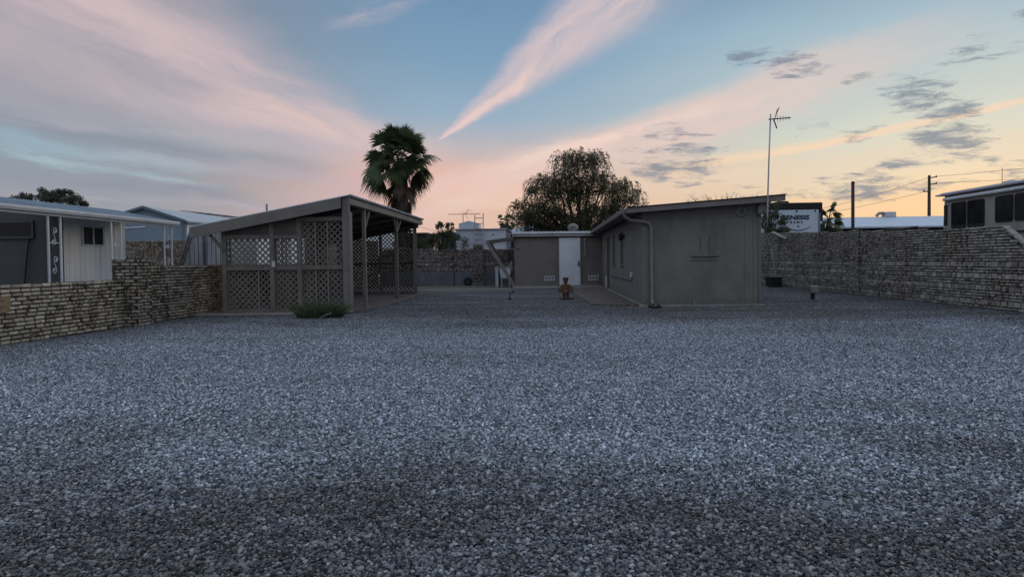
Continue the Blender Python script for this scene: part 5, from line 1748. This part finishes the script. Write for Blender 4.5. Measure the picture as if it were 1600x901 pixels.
# weeping pepper tree
pt = thing('pepper_tree', (1.9, 40, 0), 'large weeping tree with a domed feathery crown above the brown shed', 'tree', 'trees beyond the walls')
cl = [(905, 262, 36, 0.9), (885, 280, 22, 0.9), (928, 285, 22, 0.9), (905, 305, 20, 0.9), (865, 282, 18, 0.7), (950, 278, 16, 0.6), (882, 250, 20, 0.7), (930, 255, 24, 0.7), (852, 292, 28, 1.0), (880, 300, 26, 1.0), (945, 300, 26, 1.0), (974, 298, 24, 0.9), (985, 318, 22, 0.7), (822, 322, 22, 0.8),
      (903, 318, 22, 0.7), (848, 332, 26, 1.2), (872, 338, 24, 1.2), (925, 335, 24, 1.2), (955, 335, 22, 1.1), (900, 345, 22, 1.1), (828, 345, 22, 1.0), (985, 340, 16, 0.8), (835, 300, 16, 0.5), (808, 320, 10, 0.4), (998, 305, 12, 0.5),
      (905, 292, 20, 0.8), (860, 310, 20, 0.9), (960, 320, 22, 0.9), (840, 355, 20, 1.4), (865, 358, 20, 1.4), (890, 360, 18, 1.2), (920, 358, 20, 1.2), (950, 355, 18, 1.0), (975, 352, 16, 0.9), (815, 340, 16, 0.9)]
tips = []
L = Leaves()
tw = MB()
for px, py, pr, dens in cl:
    dep = 40 + random.uniform(-1.6, 1.6)
    d_ = (Vector((px - 857, 0, 0)) * (dep / F))
    cx_, cz_ = (px - 857) * dep / F, 1.2 + (406.5 - py) * dep / F
    r_ = pr * dep / F
    tips.append((cx_, dep, cz_))
    ns = int(118 * dens * (pr / 25) ** 2)
    for k in range(ns):
        th = random.uniform(0, 2 * PI); ph = random.uniform(-0.35, 1.0)
        ux_ = math.cos(th) * math.sqrt(1 - ph * ph); uy_ = math.sin(th) * math.sqrt(1 - ph * ph)
        rr_ = r_ * random.uniform(0.55, 1.08)
        st = np.array([cx_ + ux_ * rr_, dep + uy_ * rr_, cz_ + ph * rr_ * 0.8])
        ln = random.uniform(0.35, 1.15) * (0.7 + 0.5 * dens)
        n = int(ln / 0.045)
        f_ = np.linspace(0, 1, n)
        ox = ux_ * 0.28 * np.sin(f_ * PI / 2) + rng.normal(0, 0.012, n)
        oy = uy_ * 0.28 * np.sin(f_ * PI / 2) + rng.normal(0, 0.012, n)
        oz = 0.12 * np.sin(f_ * PI * 0.8) - ln * f_ ** 1.6
        p_ = st + np.stack([ox, oy, oz], 1) + rng.normal(0, 0.03, (n, 3))
        d = unit(n) * 0.7; d[:, 2] -= 0.7; d /= np.linalg.norm(d, axis=1, keepdims=True)
        w = np.cross(d, unit(n)); w /= np.linalg.norm(w, axis=1, keepdims=True) + 1e-6
        s_ = rng.uniform(0.045, 0.085, n)
        # leaves get paler toward the top and outside of each clump
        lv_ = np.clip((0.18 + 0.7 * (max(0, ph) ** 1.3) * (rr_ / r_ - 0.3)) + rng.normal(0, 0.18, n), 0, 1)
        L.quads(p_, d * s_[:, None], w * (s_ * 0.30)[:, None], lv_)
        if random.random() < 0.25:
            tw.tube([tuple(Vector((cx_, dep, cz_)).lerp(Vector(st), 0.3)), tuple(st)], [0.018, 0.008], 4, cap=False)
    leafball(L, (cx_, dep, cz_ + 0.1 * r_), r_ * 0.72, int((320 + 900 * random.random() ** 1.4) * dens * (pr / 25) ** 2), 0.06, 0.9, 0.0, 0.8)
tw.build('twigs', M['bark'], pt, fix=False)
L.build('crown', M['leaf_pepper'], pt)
branches(pt, (1.9, 40.2, 0), tips, 0.26, M['bark'], 0.4)

# dense tree behind the mobile home
L = Leaves()
for lab, xc, yc, blobs in (('dark rounded tree behind the awning roof, far left', -32.0, 40, ((-1.2, 5.3, 1.15), (-2.6, 5.2, 0.8), (0.3, 5.1, 1.3), (1.2, 4.9, 1.0), (-0.3, 5.9, 0.75), (0.6, 5.75, 0.6), (-2.0, 4.9, 0.7), (1.6, 5.2, 0.6))),
                           ('thin lighter tree with a gappy crown at the far left edge of the view', -34.9, 41, ((-0.8, 5.3, 0.7), (0.4, 5.6, 0.75), (1.0, 5.0, 0.7), (-1.7, 5.4, 0.5), (0.2, 4.8, 0.8)))):
    r = thing('broadleaf_tree', (xc, yc, 0), lab, 'tree', 'trees beyond the walls')
    L = Leaves(); tp = []
    for dx, z, rr_ in blobs:
        for k in range(7):
            a_ = random.uniform(0, 2 * PI)
            cc = (xc + dx + rr_ * 0.62 * math.cos(a_), yc + rr_ * 0.6 * math.sin(a_), z + rr_ * random.uniform(-0.5, 0.6))
            leafball(L, cc, rr_ * 0.42, int(230 * rr_), 0.075, 0.8, 0.1)
        tp.append((xc + dx, yc, z))
    L.build('crown', M['leaf_far'], r)
    branches(r, (xc, yc, 0), tp, 0.2, M['bark'])

# bushes behind the back wall
for lab, xc, yc, z0, blobs, n_ in (
    ('bushy green tree between the brown building and the white trailer home', -5.9, 35.6, 0, ((-0.9, 2.35, 0.55), (-0.2, 2.8, 0.55), (0.55, 2.75, 0.5), (0.1, 2.3, 0.8), (0.9, 2.2, 0.6), (-0.1, 3.25, 0.3), (0.45, 3.2, 0.28)), 300),
    ('low dense green shrub at the left end of the back wall top', -7.7, 35.2, 0, ((-0.4, 1.9, 0.55), (0.3, 2.0, 0.55), (0.0, 2.2, 0.4), (0.9, 1.8, 0.5)), 300),
    ('leafy bush half hiding the left edge of the travel trailer', 11.05, 31.9, 0, ((-0.35, 2.9, 0.5), (-0.2, 3.5, 0.45), (0.2, 3.0, 0.4), (0.4, 2.5, 0.35), (-0.2, 2.3, 0.5), (-0.5, 3.8, 0.3), (0.35, 2.1, 0.35)), 260),
    ('thin bare-topped shrub behind the roof of the stucco building', 6.6, 24.0, 0, ((-1.3, 3.28, 0.3), (-0.7, 3.33, 0.3), (0.0, 3.34, 0.3), (0.6, 3.32, 0.3), (1.1, 3.28, 0.25)), 70)):
    r = thing('shrub', (xc, yc, z0), lab, 'bush')
    L = Leaves(); tp = []
    for dx, z, rr_ in blobs:
        for k in range(6):
            a_ = random.uniform(0, 2 * PI)
            leafball(L, (xc + dx + rr_ * 0.6 * math.cos(a_), yc + rr_ * 0.6 * math.sin(a_), z + rr_ * random.uniform(-0.5, 0.6)), rr_ * 0.5, int(n_ * rr_), 0.05 if yc > 30 else 0.02, 0.8, 0.1)
        tp.append((xc + dx, yc, z + rr_ * 0.5))
        for k in range(3):
            tp.append((xc + dx + random.uniform(-rr_, rr_), yc + random.uniform(-rr_, rr_), z + rr_ * random.uniform(0.3, 1.1)))
    L.build('foliage', M['leaf_green'], r)
    branches(r, (xc, yc, z0), tp, 0.07, M['bark'], 0.5)


def fan(L, org, dirv, droop, length, nseg=26, spread=2.3, seed=0, wid=0.022, lvb=0.5, pet=0.9, P=None):
    """one palm fan: petiole then radiating narrow segments whose tips droop"""
    d = Vector(dirv).normalized()
    side = d.cross(Vector((0, 0, 1)))
    if side.length < 0.1:
        side = Vector((1, 0, 0))
    side.normalize()
    side = (Matrix.Rotation(random.uniform(-1.1, 1.1), 3, d) @ side)
    up = side.cross(d).normalized()
    o = Vector(org)
    hub = o + d * pet - Vector((0, 0, droop * pet * 0.35))
    if P is not None:
        P.tube([o, o.lerp(hub, 0.5) + Vector((0, 0, 0.03)), hub], [0.022, 0.017, 0.012], 4, cap=False)
    d2 = (d - Vector((0, 0, droop * 0.5))).normalized()
    up2 = side.cross(d2).normalized()
    for k in range(nseg):
        a_ = (k / (nseg - 1) - 0.5) * spread
        ln = length * (1.0 - 0.25 * abs(a_) / (spread / 2)) * random.uniform(0.85, 1.08)
        sd = (d2 * math.cos(a_) + side * math.sin(a_)).normalized()
        prev = hub.copy()
        n = 4
        for q in range(n):
            f0, f1 = q / n, (q + 1) / n
            def pos(f_):
                return hub + sd * (ln * f_) - Vector((0, 0, (0.10 + droop) * ln * f_ ** 2.4 * random.uniform(0.9, 1.3))) + up2 * (0.08 * ln * math.cos(a_) * f_ * (1 - f_))
            nx_ = pos(f1)
            dv = nx_ - prev
            wv = dv.cross(up2)
            if wv.length < 1e-5:
                wv = side.copy()
            wv.normalize()
            wa_, wb_ = ((0.012, 0.030), (0.030, 0.042), (0.034, 0.024), (0.022, 0.003))[q]
            wk = wid / 0.030 * length
            L.append((prev.copy(), nx_.copy(), wv * (wa_ * wk), wv * (wb_ * wk), min(1, max(0, random.gauss(lvb + 0.15 * f0, 0.16)))))
            prev = nx_


def packfans(LL, name, mat, parent):
    L = Leaves()
    p0, p1, w0, w1_ = (np.array([tuple(q[i]) for q in LL]) for i in range(4))
    L.V.append(np.stack([p0 - w0, p0 + w0, p1 + w1_, p1 - w1_], 1).reshape(-1, 3))
    L.A.append(np.repeat(np.array([q[4] for q in LL]), 4))
    return L.build(name, mat, parent)


def palm(x, y, zc, Rr, label, nf, seg, skirt=True, trunk=0.3, top_only=False):
    r = thing('fan_palm', (x, y, 0), label, 'palm tree', 'palm trees beyond the walls')
    sc_ = Rr / 1.75
    LL = []; PP = MB()
    for k in range(nf):
        f_ = (k + 0.5) / nf
        el_ = math.asin(0.985 - 1.56 * f_)
        young = k % 4 == 1
        az_ = k * 2.39996 + random.uniform(-0.25, 0.25)
        d = Vector((math.cos(az_) * math.cos(el_), math.sin(az_) * math.cos(el_), math.sin(el_)))
        fan(LL, (x + d.x * 0.12 * sc_, y + d.y * 0.12 * sc_, zc + (0.30 - 0.55 * f_) * sc_), d, 0.05 + random.uniform(0.1, 0.55) * f_, 0.92 * sc_ * random.uniform(0.72, 1.12), seg, random.uniform(1.9, 2.7), wid=0.034 * (26 / seg), pet=(random.uniform(0.2, 0.45) if young else random.uniform(0.55, 1.0)) * sc_, P=PP, lvb=0.5)
    packfans(LL, 'crown', M['frond'], r)
    PP.build('petioles', M['frond_dead'] if skirt else M['bark'], r, fix=False)
    if skirt:
        LL = []; PP = MB()
        for k in range(22):
            az_ = k * 2.39996
            f_ = k / 22
            el_ = math.radians(-38 - 42 * f_)
            d = Vector((math.cos(az_) * math.cos(el_), math.sin(az_) * math.cos(el_), math.sin(el_)))
            fan(LL, (x + d.x * 0.2, y + d.y * 0.2, zc - 0.7 - 1.5 * f_), d, 0.5, 0.7, 16, 1.5, wid=0.03, pet=0.5, P=PP, lvb=0.35)
        for k in range(420):       # old leaf bases and hanging fibres round the trunk
            az_ = random.uniform(0, 2 * PI); z_ = random.uniform(1.8, zc - 0.3)
            rr_ = trunk + random.uniform(0.0, 0.14) + 0.10 * max(0, (z_ - zc + 2.2) / 2)
            c_ = Vector((x + rr_ * math.cos(az_), y + rr_ * math.sin(az_), z_))
            dv = Vector((math.cos(az_) * 0.06, math.sin(az_) * 0.06, -random.uniform(0.12, 0.36)))
            wv = Vector((-math.sin(az_), math.cos(az_), 0)) * random.uniform(0.012, 0.035)
            LL.append((c_ - dv, c_ + dv, wv, wv * 0.4, random.random()))
        packfans(LL, 'dead_fronds', M['frond_dead'], r)
        PP.build('dead_stalks', M['frond_dead'], r, fix=False)
    g = MB(); g.tube([(x, y, 0), (x, y, zc * 0.5), (x, y, zc - 0.4), (x, y, zc + 0.1)], [trunk * 1.25, trunk, trunk * 1.05, trunk * 0.5], 12); g.build('trunk', M['bark'], r, smooth=True)
    return r


palm(-7.6, 33.0, 6.5, 1.92, 'tall fan palm with a shaggy brown skirt rising behind the lattice shelter', 74, 28, trunk=0.34)
palm(-3.85, 60, 4.75, 1.15, 'small far palm beside the big weeping tree', 26, 12, skirt=False, trunk=0.25)
palm(-50.0, 92, 7.6, 1.5, 'larger of two far palms above the solar panel roof', 22, 12, skirt=False, trunk=0.25)
palm(-48.7, 92, 7.0, 0.95, 'smaller of two far palms above the solar panel roof', 18, 10, skirt=False, trunk=0.2)
palm(14.7, 34.5, 3.15, 1.0, 'small palm poking out behind the right side of the travel trailer', 20, 14, skirt=False, trunk=0.15)

# dark grass clump in front of the shelter
gc = thing('grass_clump', (-5.1, 13.95, 0), 'dark green spiky clump growing in the gravel at the foot of the shelter', 'grass clump')
LL = []
for k in range(760):
    a_ = random.uniform(0, 2 * PI); q = math.sqrt(random.random())
    bx_, by_ = -5.08 + 0.50 * q * math.cos(a_), 13.95 + 0.28 * q * math.sin(a_)
    lean_ = 0.12 + 0.75 * q * random.uniform(0.6, 1.2)
    ln = random.choice((0.3, 0.38, 0.46, 0.52)) * random.uniform(0.8, 1.1) * (1.0 - 0.3 * q)
    out_ = Vector((math.cos(a_ + random.uniform(-0.6, 0.6)), math.sin(a_), 0)) * lean_
    prev = Vector((bx_, by_, 0.0))
    for i in range(3):
        f_ = (i + 1) / 3
        nx_ = Vector((bx_, by_, 0)) + out_ * ln * f_ ** 1.3 + Vector((0, 0, ln * (f_ - 0.28 * lean_ * f_ * f_)))
        dv = (nx_ - prev) / 2 * 1.1
        wv = dv.cross(Vector((random.uniform(-1, 1), -1, 0.2))).normalized() * (0.011, 0.010, 0.006)[i]
        LL.append((prev, nx_, wv, wv * (0.9, 0.7, 0.1)[i], random.random() ** 1.4 * (0.35 + 0.65 * f_) + (0.25 if k % 9 == 0 else 0)))
        prev = nx_
packfans(LL, 'blades', M['blade'], gc)

# sparse weeds and scraps of wood lying along the wall feet
g = MB(); g.tube([(-4.95, 13.55, 0.02), (-4.80, 13.58, 0.10), (-4.70, 13.62, 0.13)], [0.008, 0.007, 0.004], 5)
tag(g.build('dry_twig', M['weathered']), 'pale dry twig lying in the dark green spiky clump', 'twig')
